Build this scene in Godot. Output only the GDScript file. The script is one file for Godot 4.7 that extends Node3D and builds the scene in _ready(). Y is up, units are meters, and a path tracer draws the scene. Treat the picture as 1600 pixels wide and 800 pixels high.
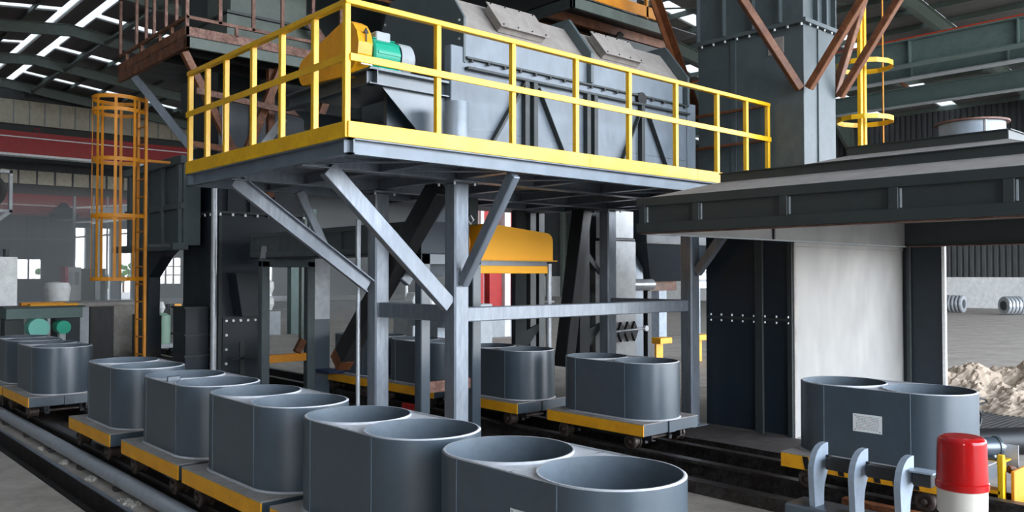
extends Node3D
# World: X runs along the long side of the access platform, -Z along the wagon tracks, floor at y = 0.
# v(x, y, z) takes y measured from the eye height H.
const H := 2.15
var M := {}
var used := {}

# ------------------------------------------------------------------ mesh builder
class MB:
	var p := PackedVector3Array()
	var n := PackedVector3Array()
	func tri(a: Vector3, b: Vector3, c: Vector3) -> void:
		var m := (b - a).cross(c - a)
		if m.length_squared() < 1e-16: return
		m = m.normalized()
		p.append(a); p.append(c); p.append(b)
		n.append(m); n.append(m); n.append(m)
	func trin(a: Vector3, b: Vector3, c: Vector3, na: Vector3, nb: Vector3, nc: Vector3) -> void:
		var m := (b - a).cross(c - a)
		if m.dot(na + nb + nc) < 0.0:
			p.append(a); p.append(b); p.append(c); n.append(na); n.append(nb); n.append(nc)
		else:
			p.append(a); p.append(c); p.append(b); n.append(na); n.append(nc); n.append(nb)
	func quad(a: Vector3, b: Vector3, c: Vector3, d: Vector3) -> void:
		tri(a, b, c); tri(a, c, d)
	func tri_out(a: Vector3, b: Vector3, c: Vector3, o: Vector3) -> void:
		if (b - a).cross(c - a).dot(a + b + c - 3.0 * o) < 0.0: tri(a, c, b)
		else: tri(a, b, c)
	func quad_out(a: Vector3, b: Vector3, c: Vector3, d: Vector3, o: Vector3) -> void:
		tri_out(a, b, c, o); tri_out(a, c, d, o)
	# box with centre c, size s, chamfer ch, orientation b
	func box(c: Vector3, s: Vector3, ch := 0.0, b := Basis()) -> MB:
		var h := s * 0.5
		var k: float = min(ch, min(h.x, min(h.y, h.z)) * 0.45)
		if k <= 0.0: k = 0.0
		var q := {}
		for sx in [-1, 1]:
			for sy in [-1, 1]:
				for sz in [-1, 1]:
					var e := [Vector3(sx * h.x, sy * (h.y - k), sz * (h.z - k)), Vector3(sx * (h.x - k), sy * h.y, sz * (h.z - k)), Vector3(sx * (h.x - k), sy * (h.y - k), sz * h.z)]
					for i in 3: q[[sx, sy, sz, i]] = c + b * e[i]
					if k > 0.0: tri_out(q[[sx, sy, sz, 0]], q[[sx, sy, sz, 1]], q[[sx, sy, sz, 2]], c)
		for s1 in [-1, 1]:
			quad_out(q[[s1, -1, -1, 0]], q[[s1, 1, -1, 0]], q[[s1, 1, 1, 0]], q[[s1, -1, 1, 0]], c)
			quad_out(q[[-1, s1, -1, 1]], q[[1, s1, -1, 1]], q[[1, s1, 1, 1]], q[[-1, s1, 1, 1]], c)
			quad_out(q[[-1, -1, s1, 2]], q[[1, -1, s1, 2]], q[[1, 1, s1, 2]], q[[-1, 1, s1, 2]], c)
			if k > 0.0:
				for s2 in [-1, 1]:
					quad_out(q[[s1, s2, -1, 0]], q[[s1, s2, -1, 1]], q[[s1, s2, 1, 1]], q[[s1, s2, 1, 0]], c)
					quad_out(q[[s1, -1, s2, 0]], q[[s1, -1, s2, 2]], q[[s1, 1, s2, 2]], q[[s1, 1, s2, 0]], c)
					quad_out(q[[-1, s1, s2, 1]], q[[-1, s1, s2, 2]], q[[1, s1, s2, 2]], q[[1, s1, s2, 1]], c)
		return self
	# box given by two corners
	func bb(a: Vector3, b: Vector3, ch := 0.0) -> MB:
		return box((a + b) * 0.5, (b - a).abs(), ch)
	# frame for a bar: local z along the bar, local y as close to up as it gets
	static func frame(a: Vector3, b: Vector3, up := Vector3.UP) -> Basis:
		var z := (b - a).normalized()
		if abs(z.dot(up)) > 0.98: up = Vector3.RIGHT if abs(z.x) < 0.9 else Vector3.UP
		var x := up.cross(z).normalized()
		return Basis(x, z.cross(x), z)
	func bar(a: Vector3, b: Vector3, w: float, h: float, ch := 0.0, up := Vector3.UP) -> MB:
		return box((a + b) * 0.5, Vector3(w, h, (b - a).length()), ch, frame(a, b, up))
	# prism: polygon (x, y) in frame bs at origin o, extruded along bs.z by l
	func prism(poly: PackedVector2Array, o: Vector3, bs: Basis, l: float) -> MB:
		var q := poly.duplicate()
		if Geometry2D.is_polygon_clockwise(q): q.reverse()
		var m := q.size()
		var t := Geometry2D.triangulate_polygon(q)
		var e := bs.z * l
		var at := func(i: int) -> Vector3: return o + bs.x * q[i].x + bs.y * q[i].y
		for i in m:
			var a: Vector3 = at.call(i)
			var b: Vector3 = at.call((i + 1) % m)
			quad(a, b, b + e, a + e)
		for i in range(0, t.size(), 3):
			var a: Vector3 = at.call(t[i])
			var b: Vector3 = at.call(t[i + 1])
			var c: Vector3 = at.call(t[i + 2])
			if (b - a).cross(c - a).dot(e) > 0.0:
				tri(a, c, b); tri(a + e, b + e, c + e)
			else:
				tri(a, b, c); tri(a + e, c + e, b + e)
		return self
	# rolled section between two points
	func section(poly: PackedVector2Array, a: Vector3, b: Vector3, up := Vector3.UP) -> MB:
		return prism(poly, a, frame(a, b, up), (b - a).length())
	func lathe(pr: Array, o: Vector3, bs := Basis(), k := 24) -> MB:
		for i in pr.size() - 1:
			var r0: float = pr[i].x; var y0: float = pr[i].y
			var r1: float = pr[i + 1].x; var y1: float = pr[i + 1].y
			var d := Vector2(r1 - r0, y1 - y0)
			if d.length() < 1e-6: continue
			var nn := Vector2(d.y, -d.x).normalized()
			for j in k:
				var a := TAU * j / k; var b := TAU * (j + 1) / k
				var ca := Vector3(cos(a), 0, sin(a)); var cb := Vector3(cos(b), 0, sin(b))
				var q0 := o + bs * (ca * r0 + Vector3.UP * y0); var q1 := o + bs * (cb * r0 + Vector3.UP * y0)
				var q2 := o + bs * (cb * r1 + Vector3.UP * y1); var q3 := o + bs * (ca * r1 + Vector3.UP * y1)
				var na := bs * (ca * nn.x + Vector3.UP * nn.y); var nb := bs * (cb * nn.x + Vector3.UP * nn.y)
				if r0 > 1e-6: trin(q0, q1, q2, na, nb, nb)
				if r1 > 1e-6: trin(q0, q2, q3, na, nb, na)
		return self
	func cyl(a: Vector3, b: Vector3, r: float, k := 16) -> MB:
		var f := frame(a, b)
		var l := (b - a).length()
		return lathe([Vector2(0, 0), Vector2(r, 0), Vector2(r, l), Vector2(0, l)], a, Basis(f.x, f.z, -f.y), k)
	func tube(pts: Array, r: float, k := 8) -> MB:
		var rings := []
		for i in pts.size():
			var d: Vector3 = (pts[min(i + 1, pts.size() - 1)] - pts[max(i - 1, 0)])
			var f := frame(Vector3.ZERO, d)
			var ring := []
			for j in k:
				var a := TAU * j / k
				ring.append(f.x * cos(a) + f.y * sin(a))
			rings.append(ring)
		for i in pts.size() - 1:
			for j in k:
				var j2 := (j + 1) % k
				var a: Vector3 = rings[i][j]; var b: Vector3 = rings[i][j2]; var c: Vector3 = rings[i + 1][j2]; var d: Vector3 = rings[i + 1][j]
				trin(pts[i] + a * r, pts[i] + b * r, pts[i + 1] + c * r, a, b, c)
				trin(pts[i] + a * r, pts[i + 1] + c * r, pts[i + 1] + d * r, a, c, d)
		for e in [0, pts.size() - 1]:
			for j in range(1, k - 1):
				tri_out(pts[e] + rings[e][0] * r, pts[e] + rings[e][j] * r, pts[e] + rings[e][j + 1] * r, pts[1] if e == 0 else pts[-2])
		return self
	# a bolt: hexagon head on direction d
	func bolt(c: Vector3, d: Vector3, r := 0.014) -> MB:
		return cyl(c - d * r * 0.8, c + d * r * 1.2, r, 6)

# ------------------------------------------------------------------ scene helpers
func v(x: float, y: float, z: float) -> Vector3: return Vector3(x, y + H, z)
func mb() -> MB: return MB.new()
func numbered(called: String) -> String:
	if not used.has(called):
		used[called] = 0
		return called
	used[called] += 1
	return "%s_%03d" % [called, used[called]]
func wpos(o: Node) -> Vector3:
	var r := Vector3.ZERO
	while o != self and o is Node3D:
		r += o.position
		o = o.get_parent()
	return r
func mesh_of(b: MB, off: Vector3) -> ArrayMesh:
	var a := []
	a.resize(Mesh.ARRAY_MAX)
	var q := b.p.duplicate()
	if off != Vector3.ZERO:
		for i in q.size(): q[i] -= off
	a[Mesh.ARRAY_VERTEX] = q
	a[Mesh.ARRAY_NORMAL] = b.n
	var m := ArrayMesh.new()
	m.add_surface_from_arrays(Mesh.PRIMITIVE_TRIANGLES, a)
	return m
func part(o: Node3D, called: String, b: MB, m: Material, label := "") -> MeshInstance3D:
	var i := MeshInstance3D.new()
	i.name = called
	i.mesh = mesh_of(b, wpos(o))
	i.material_override = m
	i.cast_shadow = GeometryInstance3D.SHADOW_CASTING_SETTING_ON
	o.add_child(i, true)
	if label: i.set_meta("label", label)
	return i
func tag(o: Node, label: String, category: String, group := "", kind := "") -> void:
	if label: o.set_meta("label", label)
	if category: o.set_meta("category", category)
	if group: o.set_meta("group", group)
	if kind: o.set_meta("kind", kind)
func thing(called: String, label: String, category: String, at := Vector3.ZERO, group := "", kind := "") -> Node3D:
	var o := Node3D.new()
	o.name = numbered(called)
	add_child(o)
	o.position = at
	tag(o, label, category, group, kind)
	return o
func solo(called: String, label: String, category: String, b: MB, m: Material, group := "", kind := "") -> MeshInstance3D:
	var lo := b.p[0]; var hi := b.p[0]
	for q in b.p:
		lo = lo.min(q); hi = hi.max(q)
	var at := Vector3((lo.x + hi.x) * 0.5, lo.y, (lo.z + hi.z) * 0.5)
	var i := MeshInstance3D.new()
	i.name = numbered(called)
	i.mesh = mesh_of(b, at)
	i.material_override = m
	i.position = at
	add_child(i)
	tag(i, label, category, group, kind)
	return i
func copy(src: Node3D, at: Vector3, label: String, group := "", turn := 0.0) -> Node3D:
	var base := String(src.name)
	var r: Node3D = src.duplicate()
	r.name = numbered(base)
	add_child(r)
	r.position = at
	r.rotation.y = turn
	r.set_meta("label", label)
	if group: r.set_meta("group", group)
	return r

# ------------------------------------------------------------------ sections
func channel(w: float, h: float, t := 0.012) -> PackedVector2Array:   # web at -x, flanges towards +x
	return PackedVector2Array([Vector2(-w / 2, -h / 2), Vector2(w / 2, -h / 2), Vector2(w / 2, -h / 2 + t), Vector2(-w / 2 + t, -h / 2 + t), Vector2(-w / 2 + t, h / 2 - t), Vector2(w / 2, h / 2 - t), Vector2(w / 2, h / 2), Vector2(-w / 2, h / 2)])
func ibeam(w: float, h: float, t := 0.02) -> PackedVector2Array:
	var a := w / 2; var b := h / 2; var s := t / 2
	return PackedVector2Array([Vector2(-a, -b), Vector2(a, -b), Vector2(a, -b + t), Vector2(s, -b + t), Vector2(s, b - t), Vector2(a, b - t), Vector2(a, b), Vector2(-a, b), Vector2(-a, b - t), Vector2(-s, b - t), Vector2(-s, -b + t), Vector2(-a, -b + t)])
func angle_iron(a: float, t := 0.01) -> PackedVector2Array:
	return PackedVector2Array([Vector2(0, 0), Vector2(a, 0), Vector2(a, t), Vector2(t, t), Vector2(t, a), Vector2(0, a)])

# ------------------------------------------------------------------ materials
func tex(sz: int, seed_: int, layers: Array, lo: Color, hi: Color, stretch := Vector2.ONE) -> ImageTexture:
	# layers: [frequency, weight]; grain between two colours, seamless through a 4-D torus
	var im := Image.create(sz, sz, false, Image.FORMAT_RGB8)
	var acc := PackedFloat32Array()
	acc.resize(sz * sz)
	var tot := 0.0
	for l in layers:
		var f := FastNoiseLite.new()
		f.seed = seed_ + int(l[0] * 1000.0)
		f.noise_type = FastNoiseLite.TYPE_SIMPLEX_SMOOTH
		f.fractal_type = FastNoiseLite.FRACTAL_FBM
		f.fractal_octaves = 3
		f.frequency = 1.0
		var k: float = l[0]
		tot += l[1]
		var sx := k * stretch.x; var sy := k * stretch.y
		for y in sz:
			for x in sz:
				# blend of two shifted copies keeps the tile seamless
				var u := float(x) / sz; var w := float(y) / sz
				var a := f.get_noise_2d(u * sx, w * sy); var b := f.get_noise_2d((u - 1.0) * sx, w * sy)
				var c := f.get_noise_2d(u * sx, (w - 1.0) * sy); var d := f.get_noise_2d((u - 1.0) * sx, (w - 1.0) * sy)
				var top := a * (1.0 - u) + b * u; var bot := c * (1.0 - u) + d * u
				acc[y * sz + x] += (top * (1.0 - w) + bot * w) * l[1]
	for y in sz:
		for x in sz:
			var t: float = clamp(0.5 + acc[y * sz + x] / tot * 1.6, 0.0, 1.0)
			im.set_pixel(x, y, lo.lerp(hi, t))
	return ImageTexture.create_from_image(im)
func mat(key: String, c: Color, rough: float, metal := 0.0, t: Texture2D = null, scale := 0.5, rt: Texture2D = null) -> StandardMaterial3D:
	var m := StandardMaterial3D.new()
	m.resource_name = key
	m.albedo_color = c
	m.roughness = rough
	m.metallic = metal
	if t:
		m.albedo_texture = t
		m.uv1_triplanar = true
		m.uv1_world_triplanar = true
		m.uv1_scale = Vector3.ONE * scale
		if rt:
			m.roughness_texture = rt
	M[key] = m
	return m
func materials() -> void:
	var fine := tex(256, 3, [[6.0, 1.0], [26.0, 0.6]], Color(0.90, 0.90, 0.90), Color(1, 1, 1))
	var streak := tex(256, 9, [[5.0, 1.0], [18.0, 0.7]], Color(0.86, 0.865, 0.875), Color(1, 1, 1), Vector2(3.0, 0.5))
	var soft := tex(256, 15, [[3.0, 1.0], [9.0, 0.4]], Color(0.88, 0.88, 0.885), Color(1, 1, 1), Vector2(1.6, 0.7))
	var conc := tex(512, 21, [[4.0, 1.0], [14.0, 0.8], [60.0, 0.5]], Color(0.82, 0.805, 0.785), Color(1, 0.99, 0.97))
	var rusty := tex(256, 33, [[5.0, 1.0], [22.0, 0.8]], Color(0.62, 0.52, 0.46), Color(1, 1, 1))
	var worn := tex(256, 41, [[4.0, 1.0], [20.0, 0.5]], Color(0.92, 0.88, 0.80), Color(1, 1, 1))
	var rough := tex(256, 55, [[5.0, 1.0], [24.0, 0.6]], Color(0.80, 0.80, 0.80), Color(1, 1, 1))
	mat("paint", Color(0.25, 0.30, 0.335), 0.33, 0.0, fine, 0.6)              # blue-grey shop paint
	mat("paint_dark", Color(0.195, 0.22, 0.218), 0.5, 0.0, fine, 0.5)         # dark green-grey paint
	mat("paint_mid", Color(0.315, 0.355, 0.365), 0.5, 0.0, fine, 0.5)
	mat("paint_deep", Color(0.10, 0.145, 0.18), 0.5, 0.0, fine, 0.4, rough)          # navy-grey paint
	mat("sheet", Color(0.58, 0.62, 0.66), 0.45, 0.1, fine, 0.5, rough)           # pale blue-grey sheet
	mat("plate", Color(0.46, 0.50, 0.535), 0.42, 0.0, soft, 0.5)
	mat("steel", Color(0.52, 0.545, 0.575), 0.38, 0.3, streak, 0.7, rough)            # bare mill steel
	mat("steel_dark", Color(0.22, 0.22, 0.22), 0.5, 0.4, streak, 0.7, rough)
	mat("galv", Color(0.72, 0.735, 0.75), 0.36, 0.35, fine, 1.0, rough)
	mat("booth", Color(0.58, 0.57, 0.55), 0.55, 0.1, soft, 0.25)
	mat("dusty", Color(0.62, 0.60, 0.59), 0.8, 0.0, conc, 0.6)
	mat("rim", Color(0.76, 0.76, 0.77), 0.6, 0.0, fine, 1.0)
	mat("inside", Color(0.36, 0.40, 0.43), 0.6, 0.0, fine, 0.8)
	mat("well_rust", Color(0.30, 0.20, 0.15), 0.9, 0.0, rusty, 0.8)
	mat("shade_dark", Color(0.24, 0.21, 0.195), 0.9, 0.0, rusty, 0.8)  # dark tone standing in for shade on the far track ground
	mat("yellow", Color(0.93, 0.66, 0.07), 0.45, 0.0, worn, 0.8, rough)
	mat("yellow_rail", Color(0.95, 0.74, 0.09), 0.42, 0.0, worn, 0.6, rough)
	mat("yellow_cage", Color(0.86, 0.56, 0.07), 0.5, 0.0, worn, 0.8)
	mat("black", Color(0.05, 0.05, 0.052), 0.6)
	mat("seam", Color(0.36, 0.41, 0.44), 0.5)
	mat("primer", Color(0.52, 0.325, 0.18), 0.6, 0.0, rusty, 0.9, rough)
	mat("primer_pale", Color(0.55, 0.42, 0.37), 0.65, 0.0, rusty, 0.9)
	mat("wheel", Color(0.36, 0.33, 0.31), 0.5, 0.4, rusty, 1.5)
	mat("rail", Color(0.30, 0.29, 0.285), 0.42, 0.4, rusty, 0.8)
	mat("concrete", Color(0.70, 0.665, 0.63), 0.72, 0.0, conc, 0.22, rough)
	mat("sand", Color(0.74, 0.67, 0.60), 0.95, 0.0, conc, 1.3)
	mat("mortar", Color(0.72, 0.70, 0.67), 0.95, 0.0, conc, 2.0)
	mat("crane_red", Color(0.62, 0.05, 0.08), 0.5, 0.0, fine, 0.3)
	mat("red", Color(0.72, 0.07, 0.07), 0.5, 0.0, fine, 0.6)
	mat("cream", Color(0.80, 0.77, 0.69), 0.7, 0.0, fine, 0.3)
	mat("yellow_cover", Color(1.0, 0.70, 0.09), 0.5)
	mat("white", Color(0.94, 0.94, 0.93), 0.6, 0.0, fine, 0.4)
	mat("pale_grey", Color(0.66, 0.68, 0.69), 0.6, 0.0, fine, 0.5)
	mat("clad", Color(0.30, 0.31, 0.315), 0.6, 0.0, fine, 0.2)
	mat("roof", Color(0.40, 0.385, 0.37), 0.7, 0.0, streak, 0.08)
	mat("portal", Color(0.36, 0.40, 0.37), 0.6, 0.0, fine, 0.3)
	mat("girder", Color(0.375, 0.45, 0.435), 0.6, 0.0, fine, 0.3)
	mat("orange_rail", Color(0.78, 0.25, 0.13), 0.6)
	mat("teal", Color(0.10, 0.62, 0.50), 0.4)
	mat("green_box", Color(0.05, 0.50, 0.22), 0.5)
	mat("wood", Color(0.80, 0.63, 0.42), 0.75, 0.0, tex(256, 71, [[3.0, 1.0], [12.0, 0.6]], Color(0.74, 0.64, 0.52), Color(1, 1, 1), Vector2(0.6, 6.0)), 1.2)
	mat("rubber", Color(0.03, 0.03, 0.032), 0.55)
	mat("bolt", Color(0.80, 0.81, 0.82), 0.35, 0.5)
	mat("foliage", Color(0.30, 0.48, 0.12), 0.8, 0.0, fine, 1.0)
	mat("blue", Color(0.08, 0.16, 0.30), 0.5)
	mat("beige", Color(0.80, 0.77, 0.72), 0.5)
	M["paint"].metallic_specular = 0.95
	var g := mat("lens", Color(0.70, 0.0, 0.006, 0.9), 0.15)
	g.transparency = BaseMaterial3D.TRANSPARENCY_ALPHA
	g.clearcoat_enabled = true
	g.clearcoat = 0.5
	g.metallic_specular = 0.3
	g.clearcoat_roughness = 0.08
	var sk := mat("skylight", Color(0.88, 0.88, 0.85, 0.72), 0.4)
	sk.transparency = BaseMaterial3D.TRANSPARENCY_ALPHA
	var wg := mat("glass", Color(0.80, 0.88, 0.93, 0.18), 0.05)
	wg.transparency = BaseMaterial3D.TRANSPARENCY_ALPHA

func _ready() -> void:
	# ---------------- camera
	var cam := Camera3D.new()
	cam.name = "camera"
	add_child(cam)
	cam.keep_aspect = Camera3D.KEEP_HEIGHT
	cam.fov = rad_to_deg(2.0 * atan(400.0 / 1318.0))
	cam.position = Vector3(0, H, 0)
	cam.rotation = Vector3(atan(29.0 / 1318.0), -atan(1185.0 / 1318.0), 0)
	cam.near = 0.05
	cam.far = 400.0
	cam.current = true
	# ---------------- sky, exposure
	var sm := ProceduralSkyMaterial.new()
	sm.sky_top_color = Color(0.80, 0.87, 0.96)
	sm.sky_horizon_color = Color(0.95, 0.96, 0.97)
	sm.ground_horizon_color = Color(0.80, 0.80, 0.78)
	sm.ground_bottom_color = Color(0.45, 0.44, 0.42)
	sm.sun_angle_max = 1.0
	sm.energy_multiplier = 1.0
	var sky := Sky.new()
	sky.sky_material = sm
	var env := Environment.new()
	env.background_mode = Environment.BG_SKY
	env.sky = sky
	env.background_energy_multiplier = 3.0
	env.tonemap_mode = Environment.TONE_MAPPER_LINEAR
	env.tonemap_exposure = 5.4
	env.volumetric_fog_enabled = true
	env.volumetric_fog_density = 0.0
	env.sdfgi_enabled = true
	env.ssao_enabled = true
	env.ssil_enabled = true
	var we := WorldEnvironment.new()
	we.name = "environment"
	we.environment = env
	add_child(we)
	materials()
	build_hall()
	build_platform()
	build_machine()
	build_tracks()
	build_wagons()
	build_conveyor()
	build_left_plant()
	build_hood()
	build_upper()
	build_bumper_and_beacon()
	build_background()

# ================================================================== the hall
func roof_y(x: float) -> float: return 18.15 - 0.113 * abs(x - 14.5)   # metres above the floor
func build_hall() -> void:
	var XW := 58.5; var XL := -29.5; var ZB := -78.5; var ZF := 12.0
	# floor with the narrow service trench beside the near track
	var f := mb()
	f.bb(Vector3(XL, -0.5, ZB - 30.0), Vector3(2.27, 0, ZF + 40.0))
	f.bb(Vector3(2.575, -0.5, ZB - 30.0), Vector3(XW + 8.0, 0, ZF + 40.0))
	f.bb(Vector3(2.27, -0.5, ZB - 30.0), Vector3(2.60, 0, -40))
	f.bb(Vector3(2.27, -0.5, 4), Vector3(2.60, 0, ZF + 40.0))
	f.bb(Vector3(2.2, -0.8, -41), Vector3(2.7, -0.5, 5))
	var fl := part(self, "floor", f, M.concrete)
	tag(fl, "grey dusty concrete floor of the workshop", "floor", "", "structure")
	# right eave wall: white plinth, ribbed cladding
	var w := thing("wall_right", "far right wall of grey ribbed cladding above a white plinth", "wall", Vector3(XW, 0, -30), "", "structure")
	part(w, "plinth", mb().bb(Vector3(XW, 0, ZB), Vector3(XW + 0.4, 1.98, -9.0)).bb(Vector3(XW, 0, 10.0), Vector3(XW + 0.4, 1.98, ZF)), M.white)
	var c := mb()
	c.bb(Vector3(XW + 0.12, 1.98, ZB), Vector3(XW + 0.4, 13.4, -9.0))
	c.bb(Vector3(XW + 0.12, 8.0, -9.0), Vector3(XW + 0.4, 13.4, ZF))
	var z := -50.0
	while z < -9.4:
		var q := PackedVector2Array([Vector2(0, 0), Vector2(0.30, 0), Vector2(0.24, 0.12), Vector2(0.06, 0.12)])
		c.prism(q, Vector3(XW + 0.13, 1.98, z), Basis(Vector3(0, 0, 1), Vector3(-1, 0, 0), Vector3(0, 1, 0)), 11.4)
		z += 0.36
	part(w, "cladding", c, M.clad)
	for k in 8:
		var zz := -66.9 + 9.6 * k
		if k == 5: zz = -16.3
		part(w, "wall_column", mb().section(ibeam(0.35, 0.55, 0.03), Vector3(XW - 0.3, 0, zz), Vector3(XW - 0.3, 12.4, zz), Vector3.RIGHT), M.portal)
		part(w, "haunch", mb().prism(PackedVector2Array([Vector2(0, 0), Vector2(0, 3.2), Vector2(-3.5, 3.5), Vector2(-0.6, 1.2)]), Vector3(XW - 0.05, 9.7, zz - 0.12), Basis(), 0.24), M.portal)
	# left wall
	w = thing("wall_left", "left side wall of the hall, grey cladding", "wall", Vector3(XL, 0, -30), "", "structure")
	part(w, "cladding", mb().bb(Vector3(XL - 0.3, 0, ZB), Vector3(XL, 13.3, ZF)), M.clad)
	# back gable wall with door opening, window and pale strips
	w = thing("wall_back", "far gable wall of grey ribbed cladding with a tall bright doorway", "wall", Vector3(20, 0, ZB), "", "structure")
	var b := mb()
	var gz := func(x0: float, x1: float, y0: float, y1: float) -> void: b.bb(Vector3(x0, y0, ZB - 0.3), Vector3(x1, y1, ZB))
	gz.call(XL, 14.9, 0, 13.2); gz.call(14.9, 20.3, 0, 1.8); gz.call(14.9, 15.9, 1.8, 3.4); gz.call(17.9, 20.3, 1.8, 3.4); gz.call(14.9, 20.3, 3.4, 13.2)
	gz.call(20.3, 25.0, 6.15, 13.2); gz.call(25.0, 27.3, 0, 13.2); gz.call(27.3, 29.5, 0, 1.3); gz.call(27.3, 29.5, 3.7, 13.2); gz.call(29.5, 36.0, 0, 13.2)
	gz.call(38.5, XW, 0, 13.2); gz.call(36.0, 38.5, 6.0, 13.2)
	b.prism(PackedVector2Array([Vector2(XL, 13.2), Vector2(XW, 13.2), Vector2(14.5, 18.15)]), Vector3(0, 0, ZB - 0.3), Basis(), 0.3)
	var x := 8.0
	while x < 36.0:
		if x < 14.8 or (x > 18.2 and x < 20.0) or (x > 25.2 and (x < 27.0 or x > 29.6)):
			b.bb(Vector3(x, 1.0, ZB), Vector3(x + 0.2, 8.8, ZB + 0.1))
		elif x < 18.2:
			b.bb(Vector3(x, 3.6, ZB), Vector3(x + 0.2, 8.8, ZB + 0.1))
		x += 0.62
	part(w, "cladding", b, M.clad)
	for y in [5.0, 7.0]:
		part(w, "wall_rail", mb().bb(Vector3(6, y, ZB + 0.1), Vector3(20.2, y + 0.16, ZB + 0.3)), M.pale_grey)
	for xx in [21.6, 23.6]:
		part(w, "door_post", mb().bb(Vector3(xx - 0.45, 0, ZB - 0.2), Vector3(xx + 0.35, 6.15, ZB + 0.3)), M.pale_grey)
	part(w, "fascia_band", mb().bb(Vector3(-10, 14.45, ZB + 0.3), Vector3(45, 16.4, ZB + 0.6)), M.cream)
	for k in 26:
		part(w, "fascia_joint", mb().bb(Vector3(4 + k * 1.15, 14.5, ZB + 0.6), Vector3(4.09 + k * 1.15, 16.35, ZB + 0.68)), M.pale_grey)
	part(w, "lower_band", mb().bb(Vector3(6, 9.6, ZB + 0.3), Vector3(30, 10.7, ZB + 0.5)), M.cream)
	for k in 12:
		part(w, "band_frame", mb().bb(Vector3(13.2 + k * 1.35, 9.55, ZB + 0.5), Vector3(13.32 + k * 1.35, 10.75, ZB + 0.6)), M.clad)
	part(w, "dark_band", mb().bb(Vector3(6, 11.4, ZB + 0.3), Vector3(45, 14.4, ZB + 0.45)), M.paint_dark)
	var wd := thing("window_1", "distant bright two-light window in the back wall", "window", Vector3(16.9, 1.8, ZB), "", "structure")
	part(wd, "pane", mb().bb(Vector3(15.9, 1.8, ZB - 0.16), Vector3(17.9, 3.4, ZB - 0.14)), M.glass)
	for xx in [15.95, 16.9, 17.85]:
		part(wd, "mullion", mb().bb(Vector3(xx - 0.05, 1.8, ZB - 0.2), Vector3(xx + 0.05, 3.4, ZB - 0.05)), M.pale_grey)
	wd = thing("window_2", "distant bright gridded window low behind the side bin leg", "window", Vector3(28.4, 1.3, ZB), "", "structure")
	part(wd, "pane", mb().bb(Vector3(27.3, 1.3, ZB - 0.16), Vector3(29.5, 3.7, ZB - 0.14)), M.glass)
	for xx in [27.35, 28.05, 28.75, 29.45]: part(wd, "mullion", mb().bb(Vector3(xx - 0.05, 1.3, ZB - 0.2), Vector3(xx + 0.05, 3.7, ZB - 0.05)), M.pale_grey)
	for yy in [2.1, 2.9]: part(wd, "transom", mb().bb(Vector3(27.3, yy - 0.04, ZB - 0.2), Vector3(29.5, yy + 0.04, ZB - 0.05)), M.pale_grey)
	# roof: sheets between translucent strips that run up the slope, a glazed strip each side of the ridge
	var ce := thing("ceiling", "pitched metal roof with translucent strips, rafters and purlins", "ceiling", Vector3(14.5, 13, -30), "", "structure")
	for side in [-1, 1]:
		var x0: float = 14.5 + side * 1.1
		var x1: float = XW + 0.6 if side > 0 else XL - 0.6
		var bs := Basis()
		var k := 0
		var zz := ZB - 0.4
		while zz < ZF:
			var ze: float = min(zz + 3.75, ZF + 0.5)
			var s := mb()
			s.prism(PackedVector2Array([Vector2(x0, roof_y(x0)), Vector2(x1, roof_y(x1)), Vector2(x1, roof_y(x1) + 0.12), Vector2(x0, roof_y(x0) + 0.12)]), Vector3(0, 0, zz), bs, ze - zz)
			part(ce, "roof_sheet", s, M.roof)
			if ze < ZF:
				var g := mb()
				g.prism(PackedVector2Array([Vector2(x0, roof_y(x0) + 0.06), Vector2(x1, roof_y(x1) + 0.06), Vector2(x1, roof_y(x1) + 0.08), Vector2(x0, roof_y(x0) + 0.08)]), Vector3(0, 0, ze), bs, 1.05)
				part(ce, "skylight_strip", g, M.skylight)
			zz += 4.8
			k += 1
		var rg := mb()
		rg.prism(PackedVector2Array([Vector2(14.5 + side * 0.5, roof_y(15.0) + 0.06), Vector2(x0, roof_y(x0) + 0.06), Vector2(x0, roof_y(x0) + 0.09), Vector2(14.5 + side * 0.5, roof_y(15.0) + 0.09)]), Vector3(0, 0, ZB), bs, ZF - ZB)
		part(ce, "ridge_strip", rg, M.skylight)
		x = 2.6
		while x < (44.0 if side > 0 else 43.5):
			var px: float = 14.5 + side * x
			part(ce, "purlin", mb().bb(Vector3(px - 0.05, roof_y(px) - 0.28, ZB), Vector3(px + 0.05, roof_y(px) - 0.01, ZF)), M.portal)
			x += 2.05
		for j in 8:
			var rz := -76.6 + 9.6 * j
			if j == 6 and side > 0: rz = -16.3
			var e: float = XW - 0.3 if side > 0 else XL + 0.3
			part(ce, "rafter", mb().section(ibeam(0.3, 0.72, 0.04), Vector3(14.5, roof_y(14.5) - 0.75, rz), Vector3(e, roof_y(e) - 0.75, rz)), M.portal)
			for q in 3:
				var bx: float = 14.5 + side * (6.0 + q * 12.0)
				part(ce, "roof_brace", mb().bar(Vector3(bx, roof_y(bx) - 0.4, rz), Vector3(bx + side * 6.0, roof_y(bx + side * 6.0) - 0.4, rz + 9.6), 0.07, 0.07), M.portal)
	part(ce, "ridge_cap", mb().bb(Vector3(14.0, 18.05, ZB), Vector3(15.0, 18.3, ZF)), M.roof)
	part(ce, "ridge_pipe", mb().cyl(Vector3(16.6, 17.0, ZB), Vector3(16.6, 17.0, ZF), 0.14, 10), M.portal)
	part(ce, "eave_pipe", mb().cyl(Vector3(42.2, 13.3, -20.0), Vector3(50.2, 12.2, -20.0), 0.09, 10), M.primer)
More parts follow.
